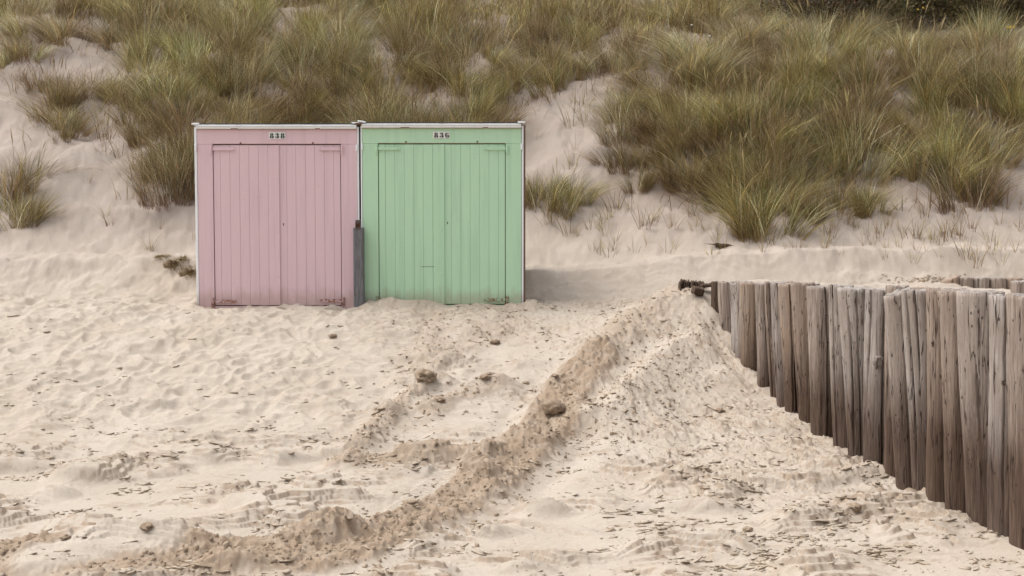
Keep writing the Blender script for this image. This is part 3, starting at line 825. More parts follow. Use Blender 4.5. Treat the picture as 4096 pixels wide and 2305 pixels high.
def c1(px): return 760 + px / 3.626
def c2(px): return 1380 + px / 3.453
cabin('pink_beach_cabin', 'pale pink wooden beach cabin numbered 838 with plank double doors', M_PINK, dict(
    body=(792.5, 1429.6), top=498, door=(855, 1364, 579), sill=1222, brown=False,
    chips=[(930, 958), (1265, 1284)], seams=[948, 1103, 1258],
    stripL=(782, 792), stripR=(1430.5, 1437.2),
    caps=[(776, 805, 493.5, 500, 0.0, M_WHITE), (1412, 1440, 491, 496, 0.03, M_WHITE)],
    blocks=[(788, 592), (1429.5, 592)],
    grooves=[c1(g) for g in (447, 586, 725, 862, 1000, 1138, 1405, 1541, 1680, 1815, 1952, 2088)],
    batten=(1103, 1119), key=(1133.6, 898), hinge=(596, 1206, 1203), screws=[(966, 573), (1254, 572)],
    plate=(1079, 1145, 529, 557), num='838', numx=(1091.5, 1113, 1134.5), numz=543.5))
cabin('mint_beach_cabin', 'mint green wooden beach cabin numbered 836 with plank double doors', M_GREEN, dict(
    body=(1451, 2085), top=493.5, door=(1514.7, 2021.5, 576), sill=1217, brown=False,
    chips=[(1605, 1640), (1933, 1953)], seams=[1606, 1760, 1914],
    stripL=(1444.6, 1450.5), stripR=(2086.5, 2094),
    caps=[(1435, 1466, 484.5, 491, -0.1 * -1.6, M_WHITE), (1424, 1452, 492, 499, -0.05, M_BROWNB), (2071, 2101, 487.5, 493.5, 0.0, M_WHITE)],
    blocks=[(1450, 588), (2086, 587)],
    grooves=[c2(g) for g in (560, 691, 822, 953, 1083, 1214, 1469, 1600, 1730, 1860, 1990, 2120)],
    batten=(1762, 1778), key=(1790, 892.5), hinge=(594, 1198, 1198), screws=[(1625, 568), (1910, 567)],
    plate=(1733, 1799, 526.6, 554), num='836', numx=(1746, 1768, 1789.5), numz=541, smear=(1682, 1735, 1067)))
# brown board behind the right corner strip of the mint cabin
bb = poly_mesh('corner_board', *box_data(-0.011, 0.011, -0.02, 0.02, 0, hz(499) - hz(1225)), M_BROWNB)
ob = bpy.data.objects.new('corner_board', bb); link(ob)
ob.parent = bpy.data.objects['mint_beach_cabin']
ob.location = Vector((hx(2098), HUT_Y + 0.035, hz(1225))) - ob.parent.location

# grey post with bracket between the cabins
pr_ = empty('gatepost', (hx(1438), HUT_Y - 0.10, hz(1222)))
tag(pr_, 'grey weathered square timber post between the two cabins with a steel bracket', 'post')
gx = (hx(1458) - hx(1418)) / 2; gz = hz(911) - hz(1222)
pv, pf = box_data(-gx, gx, -0.05, 0.075, -0.35, gz, 0.013)
part('post', poly_mesh('post', pv, pf, M_TIMBER), pr_)
for (x, z, s) in ((0.0, 0.30 * gz + 0.45, 0.006), (0.005, gz * 0.62, 0.009), (-0.035, 0.14, 0.011)):
    vv = [(x + s * math.cos(a), -0.0508, z + s * 1.3 * math.sin(a)) for a in np.linspace(0, 6.28, 11)[:-1]]
    part('knot', poly_mesh('knot', vv + [(p[0], -0.048, p[2]) for p in vv], [tuple(range(9, -1, -1))] + [(a, (a + 1) % 10, 10 + (a + 1) % 10, 10 + a) for a in range(10)], M_BROWNB), pr_)
br_ = empty('bracket', (0, 0, 0)); br_.parent = pr_
bw = (hx(1450) - hx(1429)) / 2
box('bracket_foot', br_, M_STEEL, -bw, bw, -0.054, -0.0515, gz - 0.024, gz + 0.004)
box('bracket_plate', br_, M_RUST, -bw * 0.92, bw * 0.92, -0.022, -0.014, gz + 0.002, gz + 0.088, 0.003)
box('bracket_head', br_, M_STEEL, -bw, bw, -0.040, -0.024, gz + 0.055, gz + 0.094, 0.004)
box('bracket_rib', br_, M_STEEL, -bw, -bw + 0.006, -0.052, -0.012, gz - 0.001, gz + 0.06)
box('bracket_rib', br_, M_STEEL, bw - 0.006, bw, -0.052, -0.012, gz - 0.001, gz + 0.06)
box('bolt', br_, M_RUST, -0.009, 0.009, -0.050, -0.040, gz + 0.042, gz + 0.060, 0.004)
for sx in (-0.02, 0.02): box('bolt', br_, M_STEEL, sx - 0.004, sx + 0.004, -0.058, -0.0545, gz - 0.014, gz - 0.006, 0.002)

# ------------------------------------------------------------------ groyne posts
def post_mesh(rt, rb, h, seed, lean=(0, 0), slant=0.0, seg=128, nz=54, cracks=4, rough=1.0, mats=None, bury=0.35, wav=0.03):
    r = random.Random(seed)
    th = np.linspace(0, 2 * np.pi, seg, endpoint=False)
    zs = np.concatenate([[-bury], np.linspace(0, h, nz)])
    T, Z = np.meshgrid(th, zs)
    k = np.clip(Z / h, 0, 1)
    rad = rb + (rt - rb) * k
    c, s = np.cos(T), np.sin(T)
    rad = rad * (1 + rough * (0.075 * gnoise(c * 1.1 + seed, s * 1.1 + Z * 0.9, seed) + 0.028 * gnoise(c * 2.6 + seed, s * 2.6 + Z * 0.7, seed + 1)
                              + 0.012 * gnoise(c * 7, s * 7 + Z * 1.2 + seed, seed + 2)))
    rad -= rough * 0.004 * np.abs(gnoise(c * 16, s * 16 + Z * 1.5 + seed, seed + 3))
    cracks = max(1, cracks - 2)
    for i in range(cracks):
        a0 = r.uniform(-2.9, -0.9) if i < cracks - 1 else r.uniform(0, 6)
        z0 = r.uniform(-0.1, 0.55) * h; z1 = z0 + r.uniform(0.35, 0.9) * h
        if r.random() < 0.5: z1 = h * 1.1
        if r.random() < 0.3: z0 = -0.2
        path = a0 + 0.10 * np.sin(Z * r.uniform(1, 3) + r.uniform(0, 6)) + 0.05 * gnoise(Z * 5, Z * 0 + i, seed + i)
        da = (T - path + np.pi) % (2 * np.pi) - np.pi
        env = sstep(z0 - 0.05, z0 + 0.22 * h, Z) * (1 - sstep(z1 - 0.2 * h, z1 + 0.05, Z))
        dep = r.uniform(0.022, 0.055) * min(1, rb / 0.09)
        rad -= dep * env * np.exp(-(da * rad / (0.0038 + 0.0018 * env)) ** 2)
    bend = wav * np.sin(Z / h * r.uniform(1.5, 3.5) + r.uniform(0, 6)); bend -= bend[-1:, :1]
    ox = lean[0] * k + bend * (1 - k) * 0.6; oy = lean[1] * k
    X = rad * c + ox; Y = rad * s + oy
    Zc = Z + sstep(0.9, 1.0, k) * (X - ox) * slant
    Zc = Zc + sstep(0.93, 1.0, k) * (0.012 * gnoise(c * 2.2 + seed, s * 2.2, seed + 9) + 0.007 * gnoise(c * 6, s * 6 + seed, seed + 10))
    P = np.stack([X, Y, Zc], -1).reshape(-1, 3)
    n = nz + 1
    idx = np.arange(n * seg).reshape(n, seg); nx = np.roll(idx, -1, 1)
    quads = np.stack([idx[:-1], nx[:-1], nx[1:], idx[1:]], -1).reshape(-1, 4)
    # top: rounded lip, one inner ring and a centre
    tp = P[idx[-1]]; cen = tp.mean(0)
    ring1 = cen + (tp - cen) * 0.93; ring1[:, 2] += 0.004
    ring2 = cen + (tp - cen) * 0.5; ring2[:, 2] += 0.003 + 0.006 * gnoise(th * 3, th * 0 + seed, seed)
    cen2 = cen + np.array([0, 0, 0.002])
    a = len(P); P = np.concatenate([P, ring1, ring2, cen2[None]])
    i1 = np.arange(seg) + a; i2 = i1 + seg; ce = a + 2 * seg
    q2 = np.concatenate([np.stack([idx[-1], nx[-1], np.roll(i1, -1), i1], -1), np.stack([i1, np.roll(i1, -1), np.roll(i2, -1), i2], -1)])
    tr = np.stack([i2, np.roll(i2, -1), np.full(seg, ce)], -1)
    loops = np.concatenate([quads.ravel(), q2.ravel(), tr.ravel()])
    nq = len(quads) + len(q2)
    starts = np.concatenate([np.arange(nq) * 4, nq * 4 + np.arange(len(tr)) * 3])
    me = mesh_np('post', P, loops, starts, mats or [M_WOOD, M_WOODTOP], True)
    mi = np.zeros(len(starts), np.int32); mi[len(quads) + seg:] = 1; mi[nq:] = 1
    me.polygons.foreach_set('material_index', mi)
    return me

def add_knot(o, lx, lz, r_, sq=1.25, ly=None):
    """raised knot on the front of a post: collar ring and dark eye"""
    V = []; Fc = []; n = 18
    prof = [(1.55, 0.006), (1.15, -0.004), (0.85, -0.006), (0.72, 0.004), (0.4, 0.010)]
    for k, (a, b) in enumerate(prof):
        for i in range(n):
            w_ = 1 + 0.14 * math.sin(i * 2.3 + lx * 50)
            V.append((a * r_ * w_ * math.cos(i * 6.2832 / n), b * r_ / 0.02, a * sq * r_ * w_ * math.sin(i * 6.2832 / n)))
    V.append((0, 0.008, 0))
    for k in range(len(prof) - 1):
        for i in range(n):
            j = (i + 1) % n; Fc.append((k * n + j, k * n + i, (k + 1) * n + i, (k + 1) * n + j))
    for i in range(n): Fc.append((4 * n + (i + 1) % n, 4 * n + i, 5 * n))
    me = poly_mesh('knot', V, Fc, [M_WOOD, M_WOODDARK], True)
    for p in me.polygons:
        if p.index >= 2 * n: p.material_index = 1
    part('knot', me, o, (lx, ly, lz), (0, 0, lx * -4))

posts = [
 # uL bottom, v bottom, uL top, w top, w bottom, v top, cracks, slant, label
 (2850, 1187, 2850, 46, 46, 1129, 3, 0.0, 'dark brown broken groyne post, first of the row beside the stumps'),
 (2874, 1290, 2877, 64, 60, 1131, 3, 0.0, 'short pale groyne post next to the dark broken post'),
 (2930, 1385, 2926, 66, 56, 1134, 3, 0.0, 'groyne post with a rounded dark top, third from the stumps'),
 (2953, 1437, 2950, 60, 48, 1133, 4, 0.0, 'narrow groyne post half hidden by the pitted brown post'),
 (2978, 1465, 2966, 70, 66, 1134, 3, 0.0, 'pitted brown groyne post with rows of dark dents'),
 (3036, 1520, 3024, 56, 52, 1131, 4, 0.0, 'pale groyne post just right of the pitted brown one'),
 (3077, 1600, 3060, 50, 46, 1133, 6, 0.0, 'slim split groyne post between two pale posts'),
 (3112, 1678, 3086, 56, 56, 1130, 5, 0.0, 'groyne post with one long wavy crack down its side'),
 (3156, 1702, 3118, 86, 72, 1133, 5, 0.0, 'broad groyne post with a thin straight crack'),
 (3203, 1731, 3168, 84, 72, 1135, 3, 0.0, 'smooth dull groyne post left of the knotty one'),
 (3259, 1782, 3236, 100, 84, 1147, 3, 0.0, 'groyne post with four small knots down its front'),
 (3333, 1843, 3322, 86, 96, 1148, 4, 0.0, 'groyne post with a dark hollow on its right shoulder'),
 (3412, 1892, 3360, 118, 66, 1155, 5, 0.0, 'silvery groyne post wide on top and narrow at its foot'),
 (3453, 1911, 3471, 88, 96, 1155, 4, 0.0, 'groyne post with a large oval knot'),
 (3533, 1914, 3552, 76, 74, 1150, 4, 0.0, 'narrow groyne post behind the one cut on a slant'),
 (3597, 1935, 3542, 96, 84, 1172, 3, 0.36, 'groyne post with its top sawn on a slant'),
 (3670, 1967, 3613, 106, 88, 1158, 6, 0.0, 'groyne post with a wide dark split from its top'),
 (3727, 2018, 3713, 88, 92, 1160, 4, 0.0, 'crooked groyne post with lumpy left edge'),
 (3803, 2035, 3760, 104, 98, 1163, 3, 0.10, 'smooth purplish groyne post left of the widest post'),
 (3870, 2101, 3842, 158, 128, 1168, 4, 0.0, 'widest groyne post with a flat pale sawn top'),
 (3978, 2176, 3970, 120, 146, 1186, 5, 0.0, 'groyne post with long black cracks, second from the right'),
 (4066, 2230, 4040, 140, 140, 1178, 4, 0.0, 'groyne post cut by the right edge of the photo'),
]
post_objs = []
for i, (ub, vb, ut, wt, wb, vt, cr, sl, lab) in enumerate(posts):
    cb = ub + wb / 2
    vt = vt + (0 if i in (0, 15, 19) else ((i * 37) % 11) - 5)
    d = 22683.0 / (cb - 2048 + 1007)
    pb = W(cb, vb, d); pt = W(ut + wt / 2, vt, d)
    gz_ = float(Hbase(pb.x, d))
    h = pt.z - pb.z
    rt, rb = wt * d / F / 2 * 1.16, wb * d / F / 2 * 1.16
    dark = i == 0
    me = post_mesh(rt, rb, h, 100 + i * 7, (pt.x - pb.x, 0.0), sl, cracks=cr, mats=[M_WOODDARK, M_WOODDARK] if dark else None,
                   rough=1.5 if dark else 1.0, wav=0.0 if h < 0.4 else 0.022)
    o = bpy.data.objects.new('groyne_post', me); link(o); o.location = pb
    tag(o, lab, 'post', 'groyne posts in a row')
    post_objs.append((o, rt, rb, h, pb, d))
def knot_at(i, u, v, rpx, sq=1.25):
    o, rt, rb, h, pb, d = post_objs[i]
    p = W(u, v, d)
    ang_r = rb + (rt - rb) * (p.z - pb.z) / h
    lx = p.x - pb.x
    ax = (post_objs[i][0].data.vertices[0].co.x * 0)
    k = (p.z - pb.z) / h
    # find nearest surface vertex facing the camera
    co = np.empty(len(o.data.vertices) * 3, np.float32); o.data.vertices.foreach_get('co', co); co = co.reshape(-1, 3)
    dd = (co[:, 0] - lx) ** 2 + (co[:, 2] - (p.z - pb.z)) ** 2 + np.where(co[:, 1] > 0, 9, 0)
    j = int(np.argmin(dd))
    add_knot(o, float(co[j, 0]), float(co[j, 2]), rpx * d / F, sq, float(co[j, 1]) + 0.001)
knot_at(13, 3500, 1437, 15, 1.35)
for u, v, r_ in ((3289, 1262, 6), (3277, 1364, 6), (3301, 1361, 7), (3303, 1454, 8)): knot_at(10, u, v, r_, 1.0)
knot_at(11, 3366, 1225, 11, 1.6)
knot_at(17, 3722, 1371, 7, 1.4); knot_at(17, 3752, 1505, 8, 1.0); knot_at(19, 3884, 1240, 6, 1.2); knot_at(20, 3992, 1528, 9, 1.1)
knot_at(4, 3002, 1405, 4, 1.3)

# a second row peeking over the first
back = [(2943, 58, 1128, 'low groyne post top peeking behind the pitted brown post'),
        (3097, 84, 1130, 'low groyne post top peeking behind the wavy cracked post'),
        (3187, 92, 1136, 'low groyne post top peeking behind the smooth dull post'),
        (3322, 78, 1144, 'low groyne post top peeking behind the hollow shouldered post'),
        (3552, 72, 1147, 'low groyne post top peeking behind the slant cut post'),
        (3650, 80, 1153, 'low groyne post top peeking behind the widely split post')]
for i, (ul, wpx, vt, lab) in enumerate(back):
    d = 22683.0 / (ul + wpx / 2 - 2048 + 1007) + 0.32
    pt = W(ul + wpx / 2, vt, d); hh = 0.75
    me = post_mesh(wpx * d / F / 2, wpx * d / F / 2, hh, 400 + i * 5, seg=48, nz=24, cracks=3)
    o = bpy.data.objects.new('groyne_post', me); link(o); o.location = (pt.x, d, pt.z - hh)
    tag(o, lab, 'post', 'groyne posts in a row')
far = [(3768, 66, 1113, 0.35, 'far low post with a slanting top, leftmost above the sand'), (3826, 64, 1112, 0, 'far low post right of the slanting one'),
       (3890, 66, 1112, 0, 'third far low post from the left, flat topped'), (3956, 66, 1113, 0, 'fourth far low post from the left'),
       (4022, 66, 1113, 0, 'far low post cut by the round topped nearer post'), (4088, 66, 1114, 0, 'far low post at the right edge of the photo')]
for i, (ul, wpx, vt, sl, lab) in enumerate(far):
    d = 11.6
    pt = W(ul + wpx / 2, vt, d); hh = 0.5
    me = post_mesh(wpx * d / F / 2, wpx * d / F / 2, hh, 500 + i * 5, slant=sl, seg=48, nz=24, cracks=3)
    o = bpy.data.objects.new('groyne_post', me); link(o); o.location = (pt.x, d, pt.z - hh)
    tag(o, lab, 'post', 'far row of low posts')
d = 10.9; pt = W(4078, 1126, d)
o = bpy.data.objects.new('groyne_post', post_mesh(0.078, 0.08, 0.5, 560, slant=0.1, seg=48, nz=24, cracks=3)); link(o); o.location = (pt.x, d, pt.z - 0.5)
tag(o, 'rounded low post standing before the far row at right', 'post', 'far row of low posts')

# broken stumps, beam and driftwood
def broken_block(name, L, D, Hh, seed, mat, jag=0.03, tilt=0.0, layers=True):
    nx, nz = 34, 12
    V = []; Fc = []
    r = np.random.default_rng(seed)
    topn = fbm(np.arange(nx) * 0.35, np.full(nx, seed * 1.3), seed, 3) * jag
    ring = []
    for i in range(nx):
        x = -L / 2 + L * i / (nx - 1)
        endk = min(1, min(i, nx - 1 - i) / 2.0 + 0.55)
        prof = []
        for j in range(nz):
            a = 2 * math.pi * j / nz
            cy, cz = math.cos(a), math.sin(a)
            cy = math.copysign(abs(cy) ** 0.6, cy); cz = math.copysign(abs(cz) ** 0.6, cz)
            n_ = 0.12 * float(gnoise(i * 0.9 + seed, j * 1.3, seed)) + 0.08 * float(gnoise(i * 2.1, j * 2.3, seed + 1))
            yy = D / 2 * cy * endk * (1 + n_); zz = Hh / 2 * cz * endk * (1 + n_)
            if cz > 0: zz += topn[i]
            prof.append((x + 0.02 * n_, yy, zz))
        V += prof
    for i in range(nx - 1):
        for j in range(nz):
            k = (j + 1) % nz; Fc.append((i * nz + j, i * nz + k, (i + 1) * nz + k, (i + 1) * nz + j))
    Fc += [tuple(range(nz - 1, -1, -1)), tuple((nx - 1) * nz + j for j in range(nz))]
    return poly_mesh(name, V, Fc, mat, False)
def place_block(name, u0, u1, v0, v1, Y, D, seed, mat, label, rot=(0, 0, 0), jag=0.03):
    p = W((u0 + u1) / 2, (v0 + v1) / 2, Y); L = (u1 - u0) * Y / F; Hh = (v1 - v0) * Y / F
    o = bpy.data.objects.new(name, broken_block(name, L, D, Hh, seed, mat, jag)); link(o)
    o.location = p; o.rotation_euler = rot; tag(o, label, 'wood'); return o
Ys = 12.75
def splinter_stump(u0, u1, tops, vb, Y, label, seed):
    rr = random.Random(seed)
    base = W((u0 + u1) / 2, vb, Y)
    e = empty('rotten_stump', base); tag(e, label, 'stump')
    n = len(tops)
    for i, tv in enumerate(tops):
        xa = W(u0 + (u1 - u0) * i / n, vb, Y).x - base.x; xb = W(u0 + (u1 - u0) * (i + 1) / n, vb, Y).x - base.x
        h = W(u0, tv, Y).z - base.z; dy = rr.uniform(-0.03, 0.03); dd = rr.uniform(0.05, 0.10)
        V = []
        for lv, (zz, sc_) in enumerate(((-0.2, 1.1), (h * 0.45, 1.0), (h * 0.85, 0.85), (h, 0.45))):
            for k in range(6):
                a_ = k * 1.0472 + 0.3
                V.append(((xa + xb) / 2 + (xb - xa) * 0.62 * sc_ * math.cos(a_) * rr.uniform(0.8, 1.15), dy + dd * sc_ * math.sin(a_) * rr.uniform(0.8, 1.15), zz + (rr.uniform(-0.012, 0.012) if lv > 1 else 0)))
        Fc = [(l * 6 + k, l * 6 + (k + 1) % 6, l * 6 + 6 + (k + 1) % 6, l * 6 + 6 + k) for l in range(3) for k in range(6)] + [tuple(range(18, 24))]
        part('splinter', poly_mesh('splinter', V, Fc, M_WOODDARK), e)
splinter_stump(2714, 2768, [1128, 1116, 1121, 1123, 1120, 1124], 1164, Ys, 'dark rotten stump with a splintered pointed top, leftmost of the broken wood', 3)
splinter_stump(2768, 2816, [1123, 1122, 1126, 1125, 1128], 1160, Ys + 0.06, 'low cracked stump right of the splintered one', 4)
place_block('fallen_wood_chunk', 2768, 2814, 1150, 1180, Ys - 0.25, 0.09, 9, M_WOODDARK, 'loose dark wood chunk lying tilted on the sand before the stumps', (0.2, 0.25, 0.3), 0.015)
place_block('wood_beam', 2802, 2858, 1134, 1150, Ys - 0.12, 0.10, 12, M_WOODDARK, 'short wooden beam joining the stumps to the first post', (0, -0.12, 0.1), 0.008)
x, y = ground_uv(2905, 985)
dw = bpy.data.objects.new('driftwood', broken_block('driftwood', 0.33, 0.07, 0.05, 15, M_WOODDARK, 0.01)); link(dw)
dw.location = (x, y, float(H(x, y)) + 0.012); dw.rotation_euler = (0, 0.09, 0.06)
tag(dw, 'dark driftwood branch lying on the bare sand slope', 'driftwood')
tw = poly_mesh('twig_end', [(-0.17, 0, 0.01), (-0.17, 0.01, -0.008), (-0.17, -0.01, -0.008), (-0.33, 0, 0.0)], [(0, 1, 3), (1, 2, 3), (2, 0, 3), (0, 2, 1)], M_WOODDARK)
to = bpy.data.objects.new('twig_end', tw); link(to); to.parent = dw

# ------------------------------------------------------------------ marram grass
PAL = {
 'green': [(0.145, 0.130, 0.034), (0.190, 0.160, 0.044), (0.100, 0.094, 0.027)],
 'root': [(0.20, 0.13, 0.07), (0.28, 0.19, 0.11), (0.13, 0.08, 0.045)],
 'silver': [(0.47, 0.43, 0.26), (0.38, 0.35, 0.20), (0.56, 0.51, 0.34)],
 'straw': [(0.40, 0.285, 0.115), (0.31, 0.215, 0.085), (0.50, 0.375, 0.17)],
 'brown': [(0.18, 0.110, 0.045), (0.125, 0.075, 0.032), (0.26, 0.165, 0.070)],
}
BASEC = np.array([(0.24, 0.14, 0.065), (0.30, 0.185, 0.09), (0.19, 0.115, 0.055)])

def blades(n, rad, height, spread, mixw, wind=0.15, width=0.0055, seg=4, heads=0, seed=0, centers=None, ground=None, lenvar=0.35, lean_az=0.0):
    g = np.random.default_rng(seed)
    if centers is None:
        a = g.random(n) * 2 * np.pi; r_ = rad * np.sqrt(g.random(n))
        cx, cy = r_ * np.cos(a), r_ * np.sin(a) * 0.8; cz = np.zeros(n) - 0.03
        sub = None
        if n > 300:      # several shoots grown together
            ns = int(g.integers(4, 8)); sub = g.integers(0, ns, n)
            so = g.normal(0, rad * 0.75, (ns, 2)); sl = g.normal(0, 0.13, (ns, 2)); sh_ = g.uniform(0.62, 1.12, ns)
            cx = cx * 0.6 + so[sub, 0]; cy = cy * 0.6 + so[sub, 1]; cz = 0.5 * cy - 0.05 - 0.05 * g.random(n); r_ = np.hypot(cx, cy); a = np.arctan2(cy, cx)
    else:
        cx, cy, cz = centers; a = g.random(n) * 2 * np.pi; r_ = rad * g.random(n)
    L = height * (1 - lenvar * g.random(n) ** 1.3)
    out = (r_ / max(rad, 1e-6)) * spread + np.abs(g.normal(0, spread * 0.35, n))
    oa = a + g.normal(0, 0.5, n)
    dx = out * np.cos(oa) + wind * np.cos(lean_az) + g.normal(0, 0.12, n)
    dy = out * np.sin(oa) * 0.9 + wind * np.sin(lean_az) + g.normal(0, 0.07, n)
    if centers is None and n > 300:
        dx = dx + sl[sub, 0]; dy = dy + sl[sub, 1]; L = L * sh_[sub]
        wid = (np.arange(n) // 7); nw = wid.max() + 1          # blades lie together in wisps
        wx_, wy_ = g.normal(0, 0.16, nw)[wid], g.normal(0, 0.10, nw)[wid]; wl_ = g.uniform(0.7, 1.15, nw)[wid]
        first = wid * 7
        dx = dx[first] * 0.75 + dx * 0.25 + wx_; dy = dy[first] * 0.75 + dy * 0.25 + wy_
        cx = cx[first] + g.normal(0, 0.021, n); cy = cy[first] + g.normal(0, 0.021, n); L = L * wl_
        cz = 0.5 * cy - 0.05 - 0.05 * g.random(n)
        wild = g.random(n) < 0.10
        dx = dx + wild * g.normal(0, 0.35, n); L = L * np.where(wild, g.uniform(0.9, 1.25, n), 1)
    bend = g.uniform(0.1, 1.6, n)
    if centers is None and n > 300: bend = bend[wid * 7] * 0.7 + bend * 0.3
    #                      # how far it arches over
    t = np.linspace(0, 1, seg + 1)[None]
    hx_ = dx[:, None] * (t * 0.75 + bend[:, None] * 0.9 * t ** 2.4); hy_ = dy[:, None] * (t * 0.75 + bend[:, None] * 0.9 * t ** 2.4)
    ln = np.hypot(dx, dy)[:, None]
    hz_ = t * (1 - 0.08 * ln) - bend[:, None] * 0.42 * np.minimum(ln, 1.2) * t ** 3
    PX = cx[:, None] + L[:, None] * hx_; PY = cy[:, None] + L[:, None] * hy_; PZ = cz[:, None] + L[:, None] * hz_
    ori = g.random(n) * np.pi
    bold = g.random(n) < 0.13
    wd = width * (g.uniform(0.55, 1.5, n) * np.where(bold, 1.7, 1.0))[:, None] * (1 - t ** 2.2 * 0.9) / 2
    ox = np.cos(ori)[:, None] * wd; oy = np.sin(ori)[:, None] * wd
    A = np.stack([PX - ox, PY - oy, PZ], -1); B = np.stack([PX + ox, PY + oy, PZ], -1)
    P = np.stack([A, B], 2).reshape(n, -1, 3)
    m = 2 * (seg + 1)
    keys = list(mixw); pw = np.array([mixw[k] for k in keys], float); pw /= pw.sum()
    ch = g.choice(len(keys), n, p=pw)
    pal = np.array([PAL[k] for k in keys])
    wv = np.ones(n)
    if centers is None and n > 300:
        ch = np.where(g.random(n) < 0.8, ch[wid * 7], ch); wv = g.uniform(0.62, 1.4, nw)[wid]
    c0 = pal[ch, g.integers(0, 3, n)] * (g.uniform(0.6, 1.35, n) * np.where(bold, 1.35, 1.0) * wv)[:, None]
    b0 = BASEC[g.integers(0, 3, n)]
    tipc = c0 * 1.15 + np.array([0.05, 0.04, 0.02])
    tt = np.repeat(t[0], 2)[None, :, None]
    kb = np.clip(1 - tt / 0.32, 0, 1); kt = np.clip((tt - 0.6) / 0.4, 0, 1) * 0.6
    C = c0[:, None] * (1 - kb) + b0[:, None] * kb; C = C * (1 - kt) + tipc[:, None] * kt
    base = (np.arange(n) * m)[:, None, None]; s_ = np.arange(seg)
    Q = (base + np.stack([2 * s_, 2 * s_ + 1, 2 * s_ + 3, 2 * s_ + 2], -1)[None]).reshape(-1, 4)
    P = P.reshape(-1, 3); C = C.reshape(-1, 3)
    if heads:
        hv, hf, hc = [], [], []
        b = len(P)
        for k in range(heads):
            x0, y0 = g.normal(0, rad * 0.6, 2); hgt = height * g.uniform(1.0, 1.25)
            lx, ly = g.normal(0, 0.18) + wind * math.cos(lean_az), g.normal(0, 0.15)
            col = np.array((0.36, 0.26, 0.13)) * g.uniform(0.7, 1.15)
            pts = []
            for q_ in range(9):
                s = q_ / 8; w2 = 0.0022 if s < 0.78 else 0.0022 + 0.0085 * math.sin(math.pi * min(1, (s - 0.78) / 0.22)) ** 0.8
                z_ = hgt * (s - 0.06 * s * s); xx = x0 + hgt * lx * s ** 1.8; yy = y0 + hgt * ly * s ** 1.8
                for dxx, dyy in ((w2, 0), (-w2 * 0.5, w2 * 0.87), (-w2 * 0.5, -w2 * 0.87)): pts.append((xx + dxx, yy + dyy, z_))
            o_ = b + len(hv); hv += pts; hc += [col] * len(pts)
            for q_ in range(8):
                for j in range(3):
                    jj = (j + 1) % 3; hf.append((o_ + q_ * 3 + j, o_ + q_ * 3 + jj, o_ + q_ * 3 + 3 + jj, o_ + q_ * 3 + 3 + j))
        P = np.concatenate([P, np.array(hv)]); C = np.concatenate([C, np.array(hc)]); Q = np.concatenate([Q, np.array(hf)])
    return P, Q, C

def grass_mesh(name, P, Q, C, mat=None):
    me = mesh_np(name, P, Q.ravel(), np.arange(len(Q)) * 4, [mat or M_GRASS])
    ca = me.color_attributes.new('Col', 'FLOAT_COLOR', 'POINT')
    ca.data.foreach_set('color', np.concatenate([C, np.ones((len(C), 1))], 1).astype(np.float32).ravel())
    return me

BIG = []
specs = [  # n, rad, height, spread, mix, wind, heads, lean azimuth
 (992, 0.20, 1.00, 0.34, dict(green=5, straw=2, silver=1.5, brown=1.5), 0.12, 0, 0.0),
 (896, 0.24, 0.95, 0.46, dict(green=3.5, straw=3, silver=2, brown=2.5), -0.10, 6, 0.3),
 (992, 0.28, 0.92, 0.55, dict(green=2, straw=3, silver=1.5, brown=4), 0.16, 2, 0.0),
 (864, 0.24, 1.08, 0.30, dict(green=4, straw=2, silver=3, brown=1), 0.20, 14, 0.4),
 (896, 0.34, 0.82, 0.65, dict(green=2, straw=4, silver=2, brown=3), 0.05, 0, 0.0),
 (672, 0.24, 0.90, 0.38, dict(green=5, straw=2, silver=1, brown=2), -0.18, 3, 0.0),
 (960, 0.30, 0.88, 0.50, dict(green=2.5, straw=1.5, silver=5, brown=1), 0.18, 2, 0.0),
 (992, 0.32, 0.90, 0.60, dict(green=1.2, straw=2.5, silver=0.8, brown=5), 0.10, 1, 0.0),
]
for i, (n, rad, hgt, spr, mx, wi, hd, la) in enumerate(specs):
    BIG.append(grass_mesh('marram_tussock', *blades(n, rad, hgt, spr, mx, wi, seed=50 + i, heads=hd, lean_az=la, width=0.0042)))
SMALL = []
for i in range(6):
    SMALL.append(grass_mesh('grass_sprig', *blades([7, 11, 18, 5, 26, 14][i], [0.04, 0.06, 0.09, 0.02, 0.11, 0.14][i], [0.46, 0.55, 0.60, 0.50, 0.62, 0.45][i],
                 0.38, dict(green=3, straw=3, brown=2), 0.05, seed=80 + i, width=0.0065, lenvar=0.6)))

def put_grass(name, meshes, u, v, s, label, cat, group, variant=None, xy=None):
    x, y = xy or ground_uv(u, v)
    o = bpy.data.objects.new(name, meshes[R.randrange(len(meshes)) if variant is None else variant]); link(o)
    o.location = (x, y, float(H(x, y)))
    o.rotation_euler = (R.uniform(-0.06, 0.06), R.uniform(-0.06, 0.06), R.uniform(-0.45, 0.45))
    o.scale = (s * R.uniform(0.85, 1.2) * R.choice((-1, 1)), s * R.uniform(0.9, 1.15), s * R.uniform(0.9, 1.1))
    return tag(o, label, cat, group), x, y

